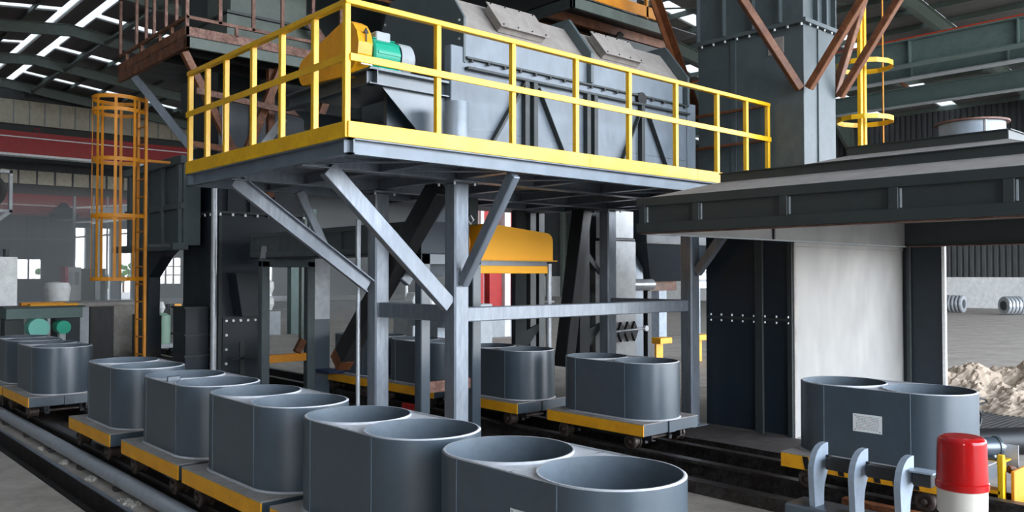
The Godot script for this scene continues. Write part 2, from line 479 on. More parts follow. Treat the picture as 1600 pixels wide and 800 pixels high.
	# front gable: closed to the left but for a doorway added for drum highlights, a broad open bay to the right
	w = thing("wall_front", "front gable wall behind the viewer with a wide open bay and a doorway added for highlights", "wall", Vector3(0, 0, ZF), "", "structure")
	b = mb()
	b.bb(Vector3(XL, 0, ZF), Vector3(-23.0, 13.2, ZF + 0.3)); b.bb(Vector3(-17.0, 0, ZF), Vector3(-0.5, 13.2, ZF + 0.3)); b.bb(Vector3(-23.0, 11, ZF), Vector3(-17, 13.2, ZF + 0.3)); b.bb(Vector3(54, 0, ZF), Vector3(XW, 13.2, ZF + 0.3)); b.bb(Vector3(-0.5, 12.0, ZF), Vector3(54, 13.2, ZF + 0.3))
	b.prism(PackedVector2Array([Vector2(XL, 13.2), Vector2(XW, 13.2), Vector2(14.5, 18.15)]), Vector3(0, 0, ZF), Basis(), 0.3)
	part(w, "cladding", b, M.clad)
	# travelling cranes and the runway girders on the right
	var cr := thing("crane_girder", "nearer red bridge crane girder with white edge lines, high on the left", "crane", v(8, 8.0, -64))
	part(cr, "box_girder", mb().bb(v(-14, 8.1, -64.6), v(29.6, 9.62, -64)), M.crane_red)
	part(cr, "bottom_flange", mb().bb(v(-14, 7.95, -64.7), v(29.6, 8.1, -63.8)), M.white)
	part(cr, "edge_line", mb().bb(v(-14, 9.2, -64), v(29.6, 9.27, -63.97)), M.white)
	for xx in [14.0, 17.5, 21.0]:
		part(cr, "hand_hook", mb().tube([v(xx, 9.6, -64.1), v(xx, 9.85, -64.1), v(xx + 0.3, 9.95, -64.1), v(xx + 0.35, 9.7, -64.1)], 0.04, 6), M.crane_red)
	cr = thing("crane_girder", "farther hazy red bridge crane girder, lower on the back wall", "crane", v(14, 4.5, -73))
	part(cr, "box_girder", mb().bb(v(-4, 4.6, -73.5), v(24, 6.2, -73)), M.crane_red)
	part(cr, "edge_line", mb().bb(v(-4, 5.3, -73), v(24, 5.4, -72.96)), M.white)
	part(cr, "hook_block", mb().lathe([Vector2(0, 0), Vector2(0.9, 0.25), Vector2(1.1, 0.6), Vector2(0.5, 1.1), Vector2(0.2, 1.5), Vector2(0, 1.5)], v(18.0, 4.1, -72.5), Basis(), 12), M.paint_dark)
	var gd := [["upper runway girder, grey-green with an orange rail on top", 30.0, 7.35, 8.15, true], ["middle runway girder just below the orange-railed one", 33.5, 7.67, 8.45, false], ["lowest grey-green runway girder with a pale bottom flange, above the far cladding", 45.0, 8.9, 9.75, false]]
	for g in gd:
		var t := thing("runway_girder", g[0], "girder", v(g[1], g[2], -20), "crane runway girders on the right")
		var mid: float = (g[2] + g[3]) * 0.5
		part(t, "web", mb().bb(v(g[1] - 0.03, g[2], -60), v(g[1] + 0.03, g[3], 8)), M.girder)
		part(t, "bottom_flange", mb().bb(v(g[1] - 0.25, g[2] - 0.05, -60), v(g[1] + 0.25, g[2], 8)), M.pale_grey if not g[4] else M.girder)
		part(t, "top_flange", mb().bb(v(g[1] - 0.25, g[3], -60), v(g[1] + 0.25, g[3] + 0.05, 8)), M.girder)
		if g[4]: part(t, "crane_rail", mb().bb(v(g[1] - 0.12, g[3] + 0.05, -60), v(g[1] + 0.12, g[3] + 0.14, 8)), M.orange_rail)
		if g[1] < 40.0:
			for k in 14:
				var sz := -44.0 + k * 3.4 + (0.9 if g[4] else -0.5)
				part(t, "stiffener", mb().bb(v(g[1] - 0.22, g[2], sz), v(g[1] - 0.03, g[3], sz + 0.04)), M.girder)
	# what the doorway shows: trees and a pale yard far outside
	var rng := RandomNumberGenerator.new()
	rng.seed = 5
	for k in 4:
		var t := thing("tree", ["leafy green tree outside, left edge of the bright doorway", "yellow-green tree outside behind the doorway's left post", "green bush outside, low between the doorway posts", "green tree outside, right of the doorway posts"][k], "tree", Vector3([24.6, 27.0, 29.5, 33.2][k], 0, [-104, -110, -101, -107][k]))
		var fo := mb()
		for j in 26:
			var cc := Vector3(t.position.x + rng.randf_range(-1.3, 1.3), rng.randf_range(0.8, [4.8, 5.0, 2.0, 3.4][k]), t.position.z + rng.randf_range(-1.2, 1.2))
			var r := rng.randf_range(0.35, 0.7)
			fo.box(cc, Vector3(r, r * 0.8, r), r * 0.3, Basis.from_euler(Vector3(rng.randf() * 3.0, rng.randf() * 3.0, 0)))
		part(t, "crown", fo, M.foliage)
		part(t, "trunk", mb().cyl(t.position, t.position + Vector3(0, 1.5, 0), 0.12, 8), M.primer)

# ================================================================== tracks
func build_tracks() -> void:
	# near track: tubular guide, flat rails, trench steelwork
	var t := thing("guide_rail", "long galvanised tube rail laid beside the near wagon track", "rail", Vector3(2.77, 0, -12))
	var zs := [4.0, -4.6, -8.75, -11.3, -14.2, -20.0, -30.0]
	for i in zs.size() - 1:
		part(t, "tube_length", mb().cyl(Vector3(2.76, 0.10, zs[i] - 0.008), Vector3(2.76, 0.10, zs[i + 1] + 0.008), 0.075, 20), M.galv)
	for k in 12:
		part(t, "foot", mb().bb(Vector3(2.69, 0, -5.2 - k * 1.25), Vector3(2.83, 0.04, -5.1 - k * 1.25)), M.rail)
	for d in [[2.92, "left rail of the near wagon track, under the near wheels"], [3.58, "right rail of the near wagon track, hidden under the wagons"], [7.38, "left rail of the far wagon track, running under the platform"], [8.02, "right rail of the far wagon track beside the dark booth side"]]:
		var r := thing("track_rail", d[1], "rail", Vector3(d[0], 0, -10))
		part(r, "rail_bar", mb().section(ibeam(0.11, 0.21, 0.03), Vector3(d[0], 0.105, -30), Vector3(d[0], 0.105, 3)), M.rail)
		if d[0] > 7.0:
			for k in 14:
				part(r, "fishplate", mb().bb(Vector3(d[0] - 0.12, 0, -12.0 + k * 0.95), Vector3(d[0] + 0.12, 0.05, -11.86 + k * 0.95), 0.01), M.rail)
	solo("kerb_channel", "dark steel channel edging the far wagon track on the near side", "channel", mb().section(channel(0.14, 0.12, 0.014), Vector3(6.98, 0.06, -16), Vector3(6.98, 0.06, 2.0)), M.rail)
	solo("kerb_channel", "dark steel angle lying along the far track under the booth side", "channel", mb().section(angle_iron(0.14, 0.014), Vector3(8.62, 0.0, -9), Vector3(8.62, 0.0, 2.0)), M.rail)
	solo("track_shade", "dark sheet standing in for shade on the ground at the far track rails", "plate", mb().bb(Vector3(7.1, 0.0, -16), Vector3(10.15, 0.012, -3.6)), M.shade_dark)  # shade over the far track floor, laid in as a dark sheet
	t = thing("trench_beam", "dark steel channel beam set along the service trench edge", "beam", Vector3(2.55, -0.3, -12))
	part(t, "web", mb().bb(Vector3(2.555, -0.19, -40), Vector3(2.572, 0.0, 4)), M.rail)
	part(t, "top_flange", mb().bb(Vector3(2.545, 0.0, -40), Vector3(2.59, 0.012, 4)), M.steel)
	part(t, "bottom_flange", mb().bb(Vector3(2.49, -0.21, -40), Vector3(2.56, -0.19, 4)), M.rail)
	solo("trench_pipe", "grey pipe lying in the service trench", "pipe", mb().cyl(Vector3(2.40, -0.42, -40), Vector3(2.40, -0.42, 4), 0.055, 12), M.galv)
	for k in 16:
		var z := -5.2 - k * 0.78
		var lab: String = ["nearest", "second", "third", "fourth", "fifth", "sixth", "seventh", "eighth", "ninth", "tenth", "eleventh", "twelfth", "thirteenth", "fourteenth", "fifteenth", "farthest"][k] + " steel bracket from the viewer in the service trench"
		var br := thing("trench_bracket", lab, "bracket", Vector3(2.4, -0.5, z), "brackets in the service trench")
		part(br, "upright", mb().bb(Vector3(2.44, -0.5, z), Vector3(2.48, -0.2, z + 0.05), 0.006), M.steel_dark)
		part(br, "arm", mb().bb(Vector3(2.28, -0.25, z), Vector3(2.46, -0.21, z + 0.05), 0.006), M.steel)
		if k % 4 == 1: part(br, "gusset", mb().bb(Vector3(2.36, -0.42, z + 0.05), Vector3(2.375, -0.1, z + 0.32)), M.paint_deep)
	# crumbled mortar beside the tube
	var rng := RandomNumberGenerator.new()
	rng.seed = 12
	var heaps := [[-8.35, 0.16, "largest heap of white crumbled mortar beside the tube rail"], [-9.55, 0.10, "heap of crumbled mortar by the middle of the tube rail"], [-10.6, 0.07, "small patch of mortar crumbs beside the tube rail joint"], [-7.25, 0.15, "heap of white mortar crumbs around the square steel block"], [-11.6, 0.05, "smallest scatter of mortar crumbs near the far end of the tube rail"]]
	for h in heaps:
		var c := mb()
		for j in 34:
			var a := rng.randf() * TAU; var r: float = rng.randf() * h[1]
			var s := rng.randf_range(0.012, 0.045)
			c.box(Vector3(2.66 + cos(a) * r * 0.5, s * 0.3, h[0] + sin(a) * r * 1.3), Vector3(s, s * 0.8, s), s * 0.25, Basis.from_euler(Vector3(rng.randf() * 3, rng.randf() * 3, 0)))
		solo("mortar_heap", h[2], "rubble", c, M.mortar, "", "stuff")
	solo("steel_block", "short square steel tube stub lying beside the tube rail", "block", mb().prism(PackedVector2Array([Vector2(-0.05, 0), Vector2(0.05, 0), Vector2(0.05, 0.09), Vector2(-0.05, 0.09)]), Vector3(2.64, 0.001, -7.4), Basis(Vector3(0, 0, 1), Vector3.UP, Vector3(-1, 0, 0)), 0.12), M.galv)
	# planks behind the near wagons
	solo("wood_plank", "upper pale wooden plank lying behind the near wagons", "plank", mb().bar(v(4.05, -1.42, -9.85), v(4.75, -1.43, -9.5), 0.12, 0.09, 0.008), M.wood)
	solo("wood_plank", "lower pale wooden plank overlapping the first, nearer the platform leg", "plank", mb().bar(v(4.35, -1.52, -9.55), v(5.05, -1.54, -9.12), 0.12, 0.09, 0.008), M.wood)
	var sb := mb()
	for q in [Vector3(4.2, 0, -9.75), Vector3(4.9, 0, -9.25)]: sb.bb(q + Vector3(-0.15, 0, -0.06), q + Vector3(0.15, 0.565, 0.06), 0.01)
	solo("timber_trestle", "rough timber blocks under the two planks behind the wagons", "trestle", sb, M.wood)

# ================================================================== access platform
func build_platform() -> void:
	var x0 := 3.74; var x1 := 10.43; var zf := -6.25; var zb := -9.85
	var t := thing("access_platform", "raised steel access platform on four square columns, standing over the far wagon track", "platform", Vector3(7, 0, -8))
	# edge channels
	part(t, "edge_channel", mb().section(channel(0.07, 0.14), v(x1, 1.10, zf - 0.035), v(x0, 1.10, zf - 0.035)), M.plate)
	part(t, "edge_channel", mb().section(channel(0.07, 0.14), v(x0 + 0.035, 1.10, zf), v(x0 + 0.035, 1.10, zb)), M.plate)
	part(t, "edge_channel", mb().section(channel(0.07, 0.14), v(x0, 1.10, zb + 0.035), v(x1, 1.10, zb + 0.035)), M.plate)
	part(t, "edge_channel", mb().section(channel(0.07, 0.14), v(x1 - 0.035, 1.10, zb), v(x1 - 0.035, 1.10, zf)), M.plate)
	for k in 5:
		var xa := x0 + 0.02 + k * (x1 - x0 - 0.04) / 5.0
		part(t, "deck_plate", mb().bb(v(xa, 1.165, zb + 0.02), v(xa + (x1 - x0 - 0.04) / 5.0 - 0.006, 1.175, zf - 0.02)), M.steel)
	for z in [-7.28, -8.84]:
		part(t, "main_beam", mb().section(ibeam(0.15, 0.14, 0.012), v(x0 + 0.08, 1.095, z), v(x1 - 0.08, 1.095, z)), M.steel)
	for x in [4.75, 5.73, 6.9, 8.1, 9.1, 9.97]:
		part(t, "joist", mb().section(ibeam(0.1, 0.12, 0.012), v(x, 1.10, zf - 0.08), v(x, 1.10, zb + 0.08)), M.steel)
	for k in 4:
		var xa: float = [3.95, 5.0, 6.2, 8.3][k]
		part(t, "bracing_angle", mb().bar(v(xa, 1.06, -7.2), v(xa + 0.85, 1.06, -6.35), 0.05, 0.012), M.steel)
	# columns
	for c in [[5.73, -7.28, M.steel], [5.73, -8.84, M.steel], [9.97, -7.28, M.steel], [9.97, -8.84, M.steel]]:
		var col := part(t, "column", mb().bb(v(c[0] - 0.1, -H, c[1] - 0.1), v(c[0] + 0.1, 1.0, c[1] + 0.1), 0.018), c[2])
		part(col, "cap_plate", mb().bb(v(c[0] - 0.17, 1.0, c[1] - 0.17), v(c[0] + 0.17, 1.024, c[1] + 0.17), 0.004), M.steel)
		part(col, "base_plate", mb().bb(v(c[0] - 0.18, -H, c[1] - 0.18), v(c[0] + 0.18, -H + 0.025, c[1] + 0.18)), M.steel)
		for s in [[-1, -1], [1, -1], [-1, 1], [1, 1]]:
			part(col, "bolt", mb().bolt(v(c[0] + s[0] * 0.14, 0.99, c[1] + s[1] * 0.14), Vector3.DOWN, 0.016), M.bolt)
	# ties
	part(t, "tie_beam", mb().bb(v(5.83, -0.52, -7.33), v(9.87, -0.36, -7.23), 0.01), M.steel)
	part(t, "tie_beam", mb().bb(v(5.68, -0.52, -8.76), v(5.78, -0.34, -7.38), 0.01), M.steel)
	part(t, "tie_beam", mb().bb(v(9.92, -0.5, -8.74), v(10.02, -0.36, -7.38), 0.01), M.steel)
	# knee braces
	var ch := channel(0.07, 0.17, 0.012)
	part(t, "knee_brace", mb().bar(v(5.60, -0.33, -7.26), v(4.12, 1.03, -7.26), 0.10, 0.17, 0.005), M.steel)
	part(t, "knee_brace", mb().section(ch, v(5.58, -0.14, -8.8), v(3.88, 1.02, -8.8), Vector3(0.5, 1, 0)), M.steel)
	part(t, "knee_brace", mb().bar(v(5.72, -0.10, -7.16), v(5.72, 1.02, -6.33), 0.09, 0.13, 0.01), M.steel)
	part(t, "knee_brace", mb().bar(v(9.97, 0.02, -7.16), v(9.97, 1.0, -6.33), 0.09, 0.13, 0.01), M.steel)
	part(t, "knee_brace", mb().bar(v(5.3, 0.35, -9.4), v(4.95, 1.02, -9.4), 0.06, 0.11, 0.01), M.steel)
	part(t, "knee_brace", mb().bar(v(6.1, -0.1, -8.84), v(6.9, 1.02, -8.84), 0.10, 0.16, 0.01), M.steel)
	# railing: its own welded frame on the platform edge
	var r := thing("guard_railing", "bright yellow guard railing with toe board round the access platform", "railing", v(7, 1.17, -6.5))
	var ty := 1.17; var top := 2.37; var mid := 1.86
	var fp := [3.745, 4.715, 5.655, 6.575, 7.455, 8.33, 9.195, 9.865, 10.40]
	for i in fp.size():
		part(r, "post", mb().bb(v(fp[i] - 0.027, ty, zf - 0.06), v(fp[i] + 0.027, top - 0.05, zf - 0.006), 0.004), M.yellow_rail)
	for z in [-6.88, -7.52, -8.15, -8.82, -9.32, -9.82]:
		part(r, "post", mb().bb(v(x0 + 0.006, ty, z - 0.027), v(x0 + 0.06, top - 0.05, z + 0.027), 0.004), M.yellow_rail)
	part(r, "top_rail", mb().bb(v(x0 - 0.02, top - 0.05, zf - 0.065), v(x1, top, zf), 0.005), M.yellow_rail)
	part(r, "top_rail", mb().bb(v(x0 - 0.005, top - 0.05, zb), v(x0 + 0.055, top, zf - 0.066), 0.005), M.yellow_rail)
	part(r, "mid_rail", mb().bb(v(x0 + 0.02, mid - 0.03, zf - 0.005), v(x1, mid + 0.035, zf + 0.012), 0.003), M.yellow_rail)
	part(r, "mid_rail", mb().bb(v(x0 - 0.012, mid - 0.03, zb), v(x0 + 0.005, mid + 0.035, zf - 0.02), 0.003), M.yellow_rail)
	for k in 3:
		var a: float = [x0, 6.75, 8.72][k]; var b: float = [6.747, 8.717, 10.05][k]
		part(r, "toe_board", mb().bb(v(a, ty, zf - 0.004), v(b, ty + 0.14, zf + 0.012), 0.003), M.yellow_rail)
	part(r, "toe_board", mb().bb(v(x0 - 0.012, ty, zb), v(x0 + 0.004, ty + 0.14, zf - 0.006), 0.003), M.yellow_rail)
	for y in [top - 0.03, mid]:
		part(r, "end_rail", mb().bb(v(x1 - 0.045, y - 0.02, zb), v(x1 - 0.005, y + 0.02, zf - 0.07), 0.004), M.primer, "unpainted brown end rail")
	for z in [-7.6, -9.8]:
		part(r, "end_post", mb().bb(v(x1 - 0.05, ty, z), v(x1 - 0.006, top - 0.05, z + 0.045), 0.004), M.primer)

# ================================================================== machine on the platform
func build_machine() -> void:
	var xa := 5.83; var xb := 9.9; var z0 := -7.28; var fy := 1.175
	var t := thing("screening_machine", "large grey enclosed screening box standing on the platform behind the railing", "machine", v(7.8, 1.175, -8.1))
	# lower frame box
	part(t, "lower_panel", mb().bb(v(xa, fy, z0 - 0.02), v(xb, 2.27, z0)), M.plate)
	part(t, "lower_panel", mb().bb(v(xa, fy, -9.0), v(xa + 0.02, 2.27, z0 - 0.02)), M.plate)
	part(t, "lower_panel", mb().bb(v(xb - 0.02, fy, -9.0), v(xb, 2.27, z0 - 0.02)), M.plate)
	part(t, "lower_panel", mb().bb(v(xa, fy, -9.02), v(xb, 2.27, -9.0)), M.plate)
	for y in [1.62]:
		part(t, "panel_joint", mb().bb(v(xa, y, z0), v(xb, y + 0.008, z0 + 0.003)), M.paint)
	# ledge with bolted flange, both coloured dark for their shaded sides
	part(t, "ledge", mb().bb(v(xa, 2.27, -9.0), v(xb, 2.30, z0 + 0.075), 0.004), M.paint_dark)
	part(t, "band_plate", mb().bb(v(xa, 2.30, -9.0), v(xb, 2.39, z0 + 0.004)), M.plate)
	part(t, "flange", mb().bb(v(xa, 2.39, -9.0), v(xb, 2.415, z0 + 0.055), 0.003), M.paint_dark)
	for k in 17:
		part(t, "bolt", mb().bolt(v(xa + 0.08 + k * 0.245, 2.385, z0 + 0.035), Vector3.DOWN, 0.02), M.steel_dark)
	# upper hood, an octagonal half section
	var prof := PackedVector2Array([Vector2(7.28, 2.415), Vector2(7.28, 2.70), Vector2(7.68, 3.20), Vector2(8.6, 3.20), Vector2(9.0, 2.70), Vector2(9.0, 2.415)])
	var bs := Basis(Vector3(0, 0, -1), Vector3.UP, Vector3(1, 0, 0))
	part(t, "upper_hood", mb().prism(prof, v(xa + 0.01, 0, 0), bs, xb - xa - 0.1), M.dusty)
	part(t, "hood_front", mb().bb(v(xa + 0.01, 2.415, z0), v(xb - 0.09, 2.70, z0 + 0.004)), M.plate)
	# end plate and ribs stand proud of the hood
	var big := PackedVector2Array([Vector2(7.22, 2.40), Vector2(7.22, 2.76), Vector2(7.60, 3.30), Vector2(8.68, 3.30), Vector2(9.08, 2.78), Vector2(9.08, 2.40)])
	var ep := part(t, "end_plate", mb().prism(PackedVector2Array([Vector2(7.25, 2.35), Vector2(7.25, 2.85), Vector2(7.62, 3.36), Vector2(8.7, 3.36), Vector2(9.35, 2.3), Vector2(9.35, 1.9), Vector2(8.3, 1.9)]), v(xa - 0.03, 0, 0), bs, 0.03), M.paint_mid, "dark end plate with bolt holes")
	for q in [[7.32, 2.42], [7.32, 2.62], [7.32, 2.83], [7.52, 3.12], [7.75, 3.3], [8.8, 3.1], [9.05, 2.7], [9.25, 2.35]]:
		part(ep, "bolt", mb().bolt(v(xa - 0.03, q[1], -q[0]), Vector3.LEFT, 0.014), M.bolt)
	for x in [7.86, xb - 0.03]:
		var ring := big.duplicate()
		part(t, "rib", mb().prism(PackedVector2Array([Vector2(7.28, 2.42), Vector2(7.20, 2.42), Vector2(7.20, 2.80), Vector2(7.60, 3.31), Vector2(8.68, 3.31), Vector2(8.68, 3.2), Vector2(7.68, 3.2), Vector2(7.28, 2.70)]), v(x - 0.045, 0, 0), bs, 0.05), M.paint_mid)
	# inspection covers on the sloping face
	for x in [6.75, 8.55]:
		var n := Vector3(0, 0.4, 0.5).normalized()
		var up := Vector3(0, 0.5, -0.4).normalized()
		var c := v(x, 2.97, -7.48) + n * 0.05
		var cv := part(t, "inspection_cover", mb().box(c + n * 0.056, Vector3(0.78, 0.015, 0.44), 0.003, Basis(Vector3(1, 0, 0), n, -up)), M.dusty)
		part(cv, "cover_frame", mb().box(c, Vector3(0.72, 0.10, 0.38), 0.0, Basis(Vector3(1, 0, 0), n, -up)), M.dusty)
		for k in 8:
			var e := Vector3(-0.34 + (k % 4) * 0.226, 0, 0.19 if k < 4 else -0.19)
			part(cv, "bolt", mb().bolt(c + n * 0.064 + Vector3(e.x, 0, 0) - up * e.z, n, 0.01), M.steel_dark)
	# corner posts; front angle iron frame, its dark colour standing in for shaded sides
	part(t, "corner_post", mb().bb(v(xa - 0.20, fy, z0 - 0.1), v(xa - 0.003, 2.52, z0 + 0.02), 0.008), M.plate)
	part(t, "corner_post", mb().bb(v(xb + 0.003, fy, z0 - 0.1), v(xb + 0.2, 2.45, z0 + 0.02), 0.008), M.plate)
	for x in [6.73, 6.87, 7.79, 7.925, 8.86]:
		part(t, "stud", mb().bb(v(x - 0.035, fy, z0), v(x - 0.027, 2.27, z0 + 0.07)), M.paint_dark)
		part(t, "stud_flange", mb().bb(v(x - 0.027, fy, z0 + 0.062), v(x + 0.03, 2.27, z0 + 0.07)), M.paint_dark)
	for d in [[6.69, 2.25, 5.98, 1.19], [6.93, 2.22, 7.52, 1.19], [8.83, 2.2, 8.27, 1.19], [8.98, 2.18, 9.55, 1.19]]:
		part(t, "diagonal", mb().section(angle_iron(0.07, 0.008), v(d[0], d[1], z0 + 0.005), v(d[2], d[3], z0 + 0.005), Vector3(0, 0, 1)), M.paint_dark)
	part(t, "side_port", mb().cyl(v(8.85, 2.36, z0), v(8.85, 2.36, z0 + 0.06), 0.09, 16), M.black)
	# drive support on the left end
	var s := thing("drive_bracket", "dark cantilevered motor bracket with a gusset plate, left end of the screening box", "bracket", v(5.0, 1.18, -7.6))
	part(s, "table_channel", mb().section(channel(0.10, 0.16), v(5.64, 2.02, -7.33), v(4.63, 2.02, -7.33)), M.paint)
	part(s, "end_channel", mb().section(channel(0.10, 0.16), v(4.66, 2.02, -7.28), v(4.66, 2.02, -9.2)), M.paint)
	part(s, "top_plate", mb().bb(v(4.62, 2.10, -9.2), v(5.64, 2.112, -7.28)), M.paint)
	part(s, "gusset", mb().prism(PackedVector2Array([Vector2(4.80, 1.94), Vector2(5.62, 1.94), Vector2(5.62, 1.2)]), v(0, 0, -7.36), Basis(), 0.012), M.paint)
	part(s, "gusset", mb().prism(PackedVector2Array([Vector2(4.72, 1.94), Vector2(5.62, 1.94), Vector2(5.62, 1.2)]), v(0, 0, -9.1), Basis(), 0.012), M.paint)
	part(s, "back_post", mb().bb(v(5.0, 1.18, -7.62), v(5.62, 1.94, -7.56)), M.paint)
	part(s, "stub_duct", mb().lathe([Vector2(0.13, 0), Vector2(0.13, 0.62)], v(5.5, 1.2, -7.0), Basis(), 20), M.sheet)
	# yellow belt guard: a plate outline with rounded ends, and a thick rim
	var g := thing("belt_guard", "big yellow rounded belt guard on the motor bracket behind the left railing", "guard", v(4.72, 2.12, -8.2))
	var o := PackedVector2Array()
	for k in 9:
		var a := -PI / 2 + PI * k / 8.0 * 1.05
		o.append(Vector2(-7.72 + cos(a) * 0.29, 2.37 + sin(a) * 0.29))
	for k in 9:
		var a := PI / 2 + 0.15 + PI * k / 8.0 * 0.85
		o.append(Vector2(-8.55 + cos(a) * 0.16, 2.275 + sin(a) * 0.16))
	var zb := Basis(Vector3(0, 0, 1), Vector3.UP, Vector3(-1, 0, 0))
	part(g, "casing", mb().prism(o, v(4.74, 0, 0), zb, 0.17), M.yellow)
	var rim := PackedVector2Array()
	for q in o: rim.append(q)
	part(g, "name_sticker", mb().bb(v(4.60, 2.16, -7.432), v(4.735, 2.25, -7.426)), M.white, "white printed sticker")
	part(g, "direction_arrow", mb().bb(v(4.652, 2.40, -7.431), v(4.666, 2.50, -7.424)).prism(PackedVector2Array([Vector2(4.63, 2.49), Vector2(4.688, 2.49), Vector2(4.659, 2.545)]), v(0, 0, -7.445), Basis(), 0.02), M.black, "black arrow")
	# green motor
	var m := thing("electric_motor", "turquoise electric motor with a grey fan cowl beside the yellow belt guard", "motor", v(5.05, 2.13, -7.7))
	var ax := Basis(Vector3(0, 1, 0), Vector3(1, 0, 0), Vector3(0, 0, -1))
	part(m, "body", mb().lathe([Vector2(0, 0), Vector2(0.15, 0), Vector2(0.17, 0.02), Vector2(0.17, 0.32), Vector2(0.15, 0.34), Vector2(0, 0.34)], v(4.78, 2.33, -7.62), ax, 24), M.teal)
	for k in 10:
		var a := TAU * k / 10.0
		part(m, "cooling_fin", mb().box(v(4.96, 2.33 + sin(a) * 0.175, -7.62 + cos(a) * 0.175), Vector3(0.28, 0.03, 0.008), 0, Basis(Vector3(1, 0, 0), a)), M.teal)
	part(m, "fan_cowl", mb().lathe([Vector2(0.175, 0), Vector2(0.175, 0.16), Vector2(0.12, 0.21), Vector2(0, 0.21)], v(5.12, 2.33, -7.62), ax, 24), M.pale_grey)
	part(m, "terminal_box", mb().bb(v(4.86, 2.47, -7.7), v(5.04, 2.58, -7.55), 0.01), M.pale_grey)
	part(m, "foot", mb().bb(v(4.82, 2.113, -7.8), v(5.1, 2.17, -7.44), 0.006), M.teal)

# ================================================================== wagons
func stadium(r: float, s: float, k := 16) -> PackedVector2Array:   # (x, z) outline, long axis z
	var o := PackedVector2Array()
	for i in k + 1:
		var a := PI * i / k
		o.append(Vector2(cos(a) * r, sin(a) * r + s / 2))
	for i in k + 1:
		var a := PI + PI * i / k
		o.append(Vector2(cos(a) * r, sin(a) * r - s / 2))
	return o
# vertical wall between two outlines
func loop_wall(b: MB, lo: PackedVector2Array, y0: float, hi: PackedVector2Array, y1: float, out: bool) -> void:
	var m := lo.size()
	var cen := func(q: Vector2) -> Vector2: return Vector2(0, clamp(q.y, -0.385, 0.385))
	for i in m:
		var j := (i + 1) % m
		var a := lo[i]; var c := lo[j]; var d := hi[j]; var e := hi[i]
		if a.distance_to(c) < 1e-5: continue
		var na := (a - cen.call(a) as Vector2).normalized(); var nc := (c - cen.call(c) as Vector2).normalized()
		var f := 1.0 if out else -1.0
		var n0 := Vector3(na.x * f, 0, na.y * f); var n1 := Vector3(nc.x * f, 0, nc.y * f)
		if abs(a.y) <= 0.3851 and abs(c.y) <= 0.3851:
			n0 = Vector3(sign(a.x) * f, 0, 0); n1 = n0
		if abs(y1 - y0) < 1e-5:
			n0 = Vector3.UP; n1 = n0
		b.trin(Vector3(a.x, y0, a.y), Vector3(c.x, y0, c.y), Vector3(d.x, y1, d.y), n0, n1, n1)
		b.trin(Vector3(a.x, y0, a.y), Vector3(d.x, y1, d.y), Vector3(e.x, y1, e.y), n0, n1, n0)
func circle_pts(r: float, z: float, k: int) -> PackedVector2Array:
	var o := PackedVector2Array()
	for i in k: o.append(Vector2(cos(TAU * i / k) * r, sin(TAU * i / k) * r + z))
	return o
func make_bucket() -> Node3D:
	var t := thing("double_bucket", "", "bucket", Vector3.ZERO, "twin-well steel buckets on the track wagons")
	var h := 0.64; var r := 0.385; var s := 0.77
	var o := stadium(r, s, 28); var i := stadium(r - 0.010, s, 28)
	var b := mb()
	loop_wall(b, o, 0.0, o, h - 0.004, true)
	part(t, "shell", b, M.paint)
	b = mb()
	loop_wall(b, o, h - 0.004, i, h, true)
	loop_wall(b, i, h, i, h - 0.02, false)
	part(t, "rim_edge", b, M.rim)
	b = mb()
	loop_wall(b, stadium(r + 0.016, s, 28), 0.0, stadium(r + 0.002, s, 28), 0.014, true)
	part(t, "base_weld", b, M.rim)
	# web plate: stadium minus the two wells, as strips between outline and wells
	b = mb()
	var rw := 0.374
	var k := 48
	for e in 2:
		var cz := 0.385 if e == 0 else -0.385
		for j in k:
			var a0 := TAU * j / k; var a1 := TAU * (j + 1) / k
			var qs := []
			for a in [a0, a1]:
				var d := Vector2(cos(a), sin(a))
				var inn := d * rw + Vector2(0, cz)
				var outp := d * (r - 0.009) + Vector2(0, cz)
				var toward: float = -d.y if e == 0 else d.y
				if toward > 0.0:     # side facing the other well: reach to the straight wall or the middle line
					var tx: float = (r - 0.009) / max(abs(d.x), 1e-4)
					var tz: float = 0.385 / max(abs(d.y), 1e-4)
					var tt: float = min(tx, tz)
					outp = d * max(tt, rw) + Vector2(0, cz)
				qs.append(inn); qs.append(outp)
			var y := h - 0.012
			b.trin(Vector3(qs[0].x, y, qs[0].y), Vector3(qs[1].x, y, qs[1].y), Vector3(qs[3].x, y, qs[3].y), Vector3.UP, Vector3.UP, Vector3.UP)
			b.trin(Vector3(qs[0].x, y, qs[0].y), Vector3(qs[3].x, y, qs[3].y), Vector3(qs[2].x, y, qs[2].y), Vector3.UP, Vector3.UP, Vector3.UP)
	part(t, "web_plate", b, M.rim)
	for cz in [0.385, -0.385]:
		b = mb()
		b.lathe([Vector2(rw - 0.008, 0.05), Vector2(rw - 0.008, h + 0.002)], Vector3(0, 0, cz), Basis(Vector3(-1, 0, 0), Vector3.UP, Vector3(0, 0, 1)), 48)
		var well := part(t, "well", b, M.inside)
		part(well, "well_rim", mb().lathe([Vector2(rw + 0.001, h - 0.012), Vector2(rw + 0.001, h + 0.003), Vector2(rw - 0.008, h + 0.003)], Vector3(0, 0, cz), Basis(), 48), M.rim)
		part(well, "well_floor", mb().cyl(Vector3(0, 0.02, cz), Vector3(0, 0.06, cz), rw - 0.01, 40), M.well_rust)
	for x in [-1, 1]:
		for z in [-0.385, 0.385]:
			part(t, "weld_seam", mb().bb(Vector3(x * r - 0.003, 0.01, z - 0.005), Vector3(x * r + 0.003, h - 0.01, z + 0.005), 0.002), M.seam)
	return t
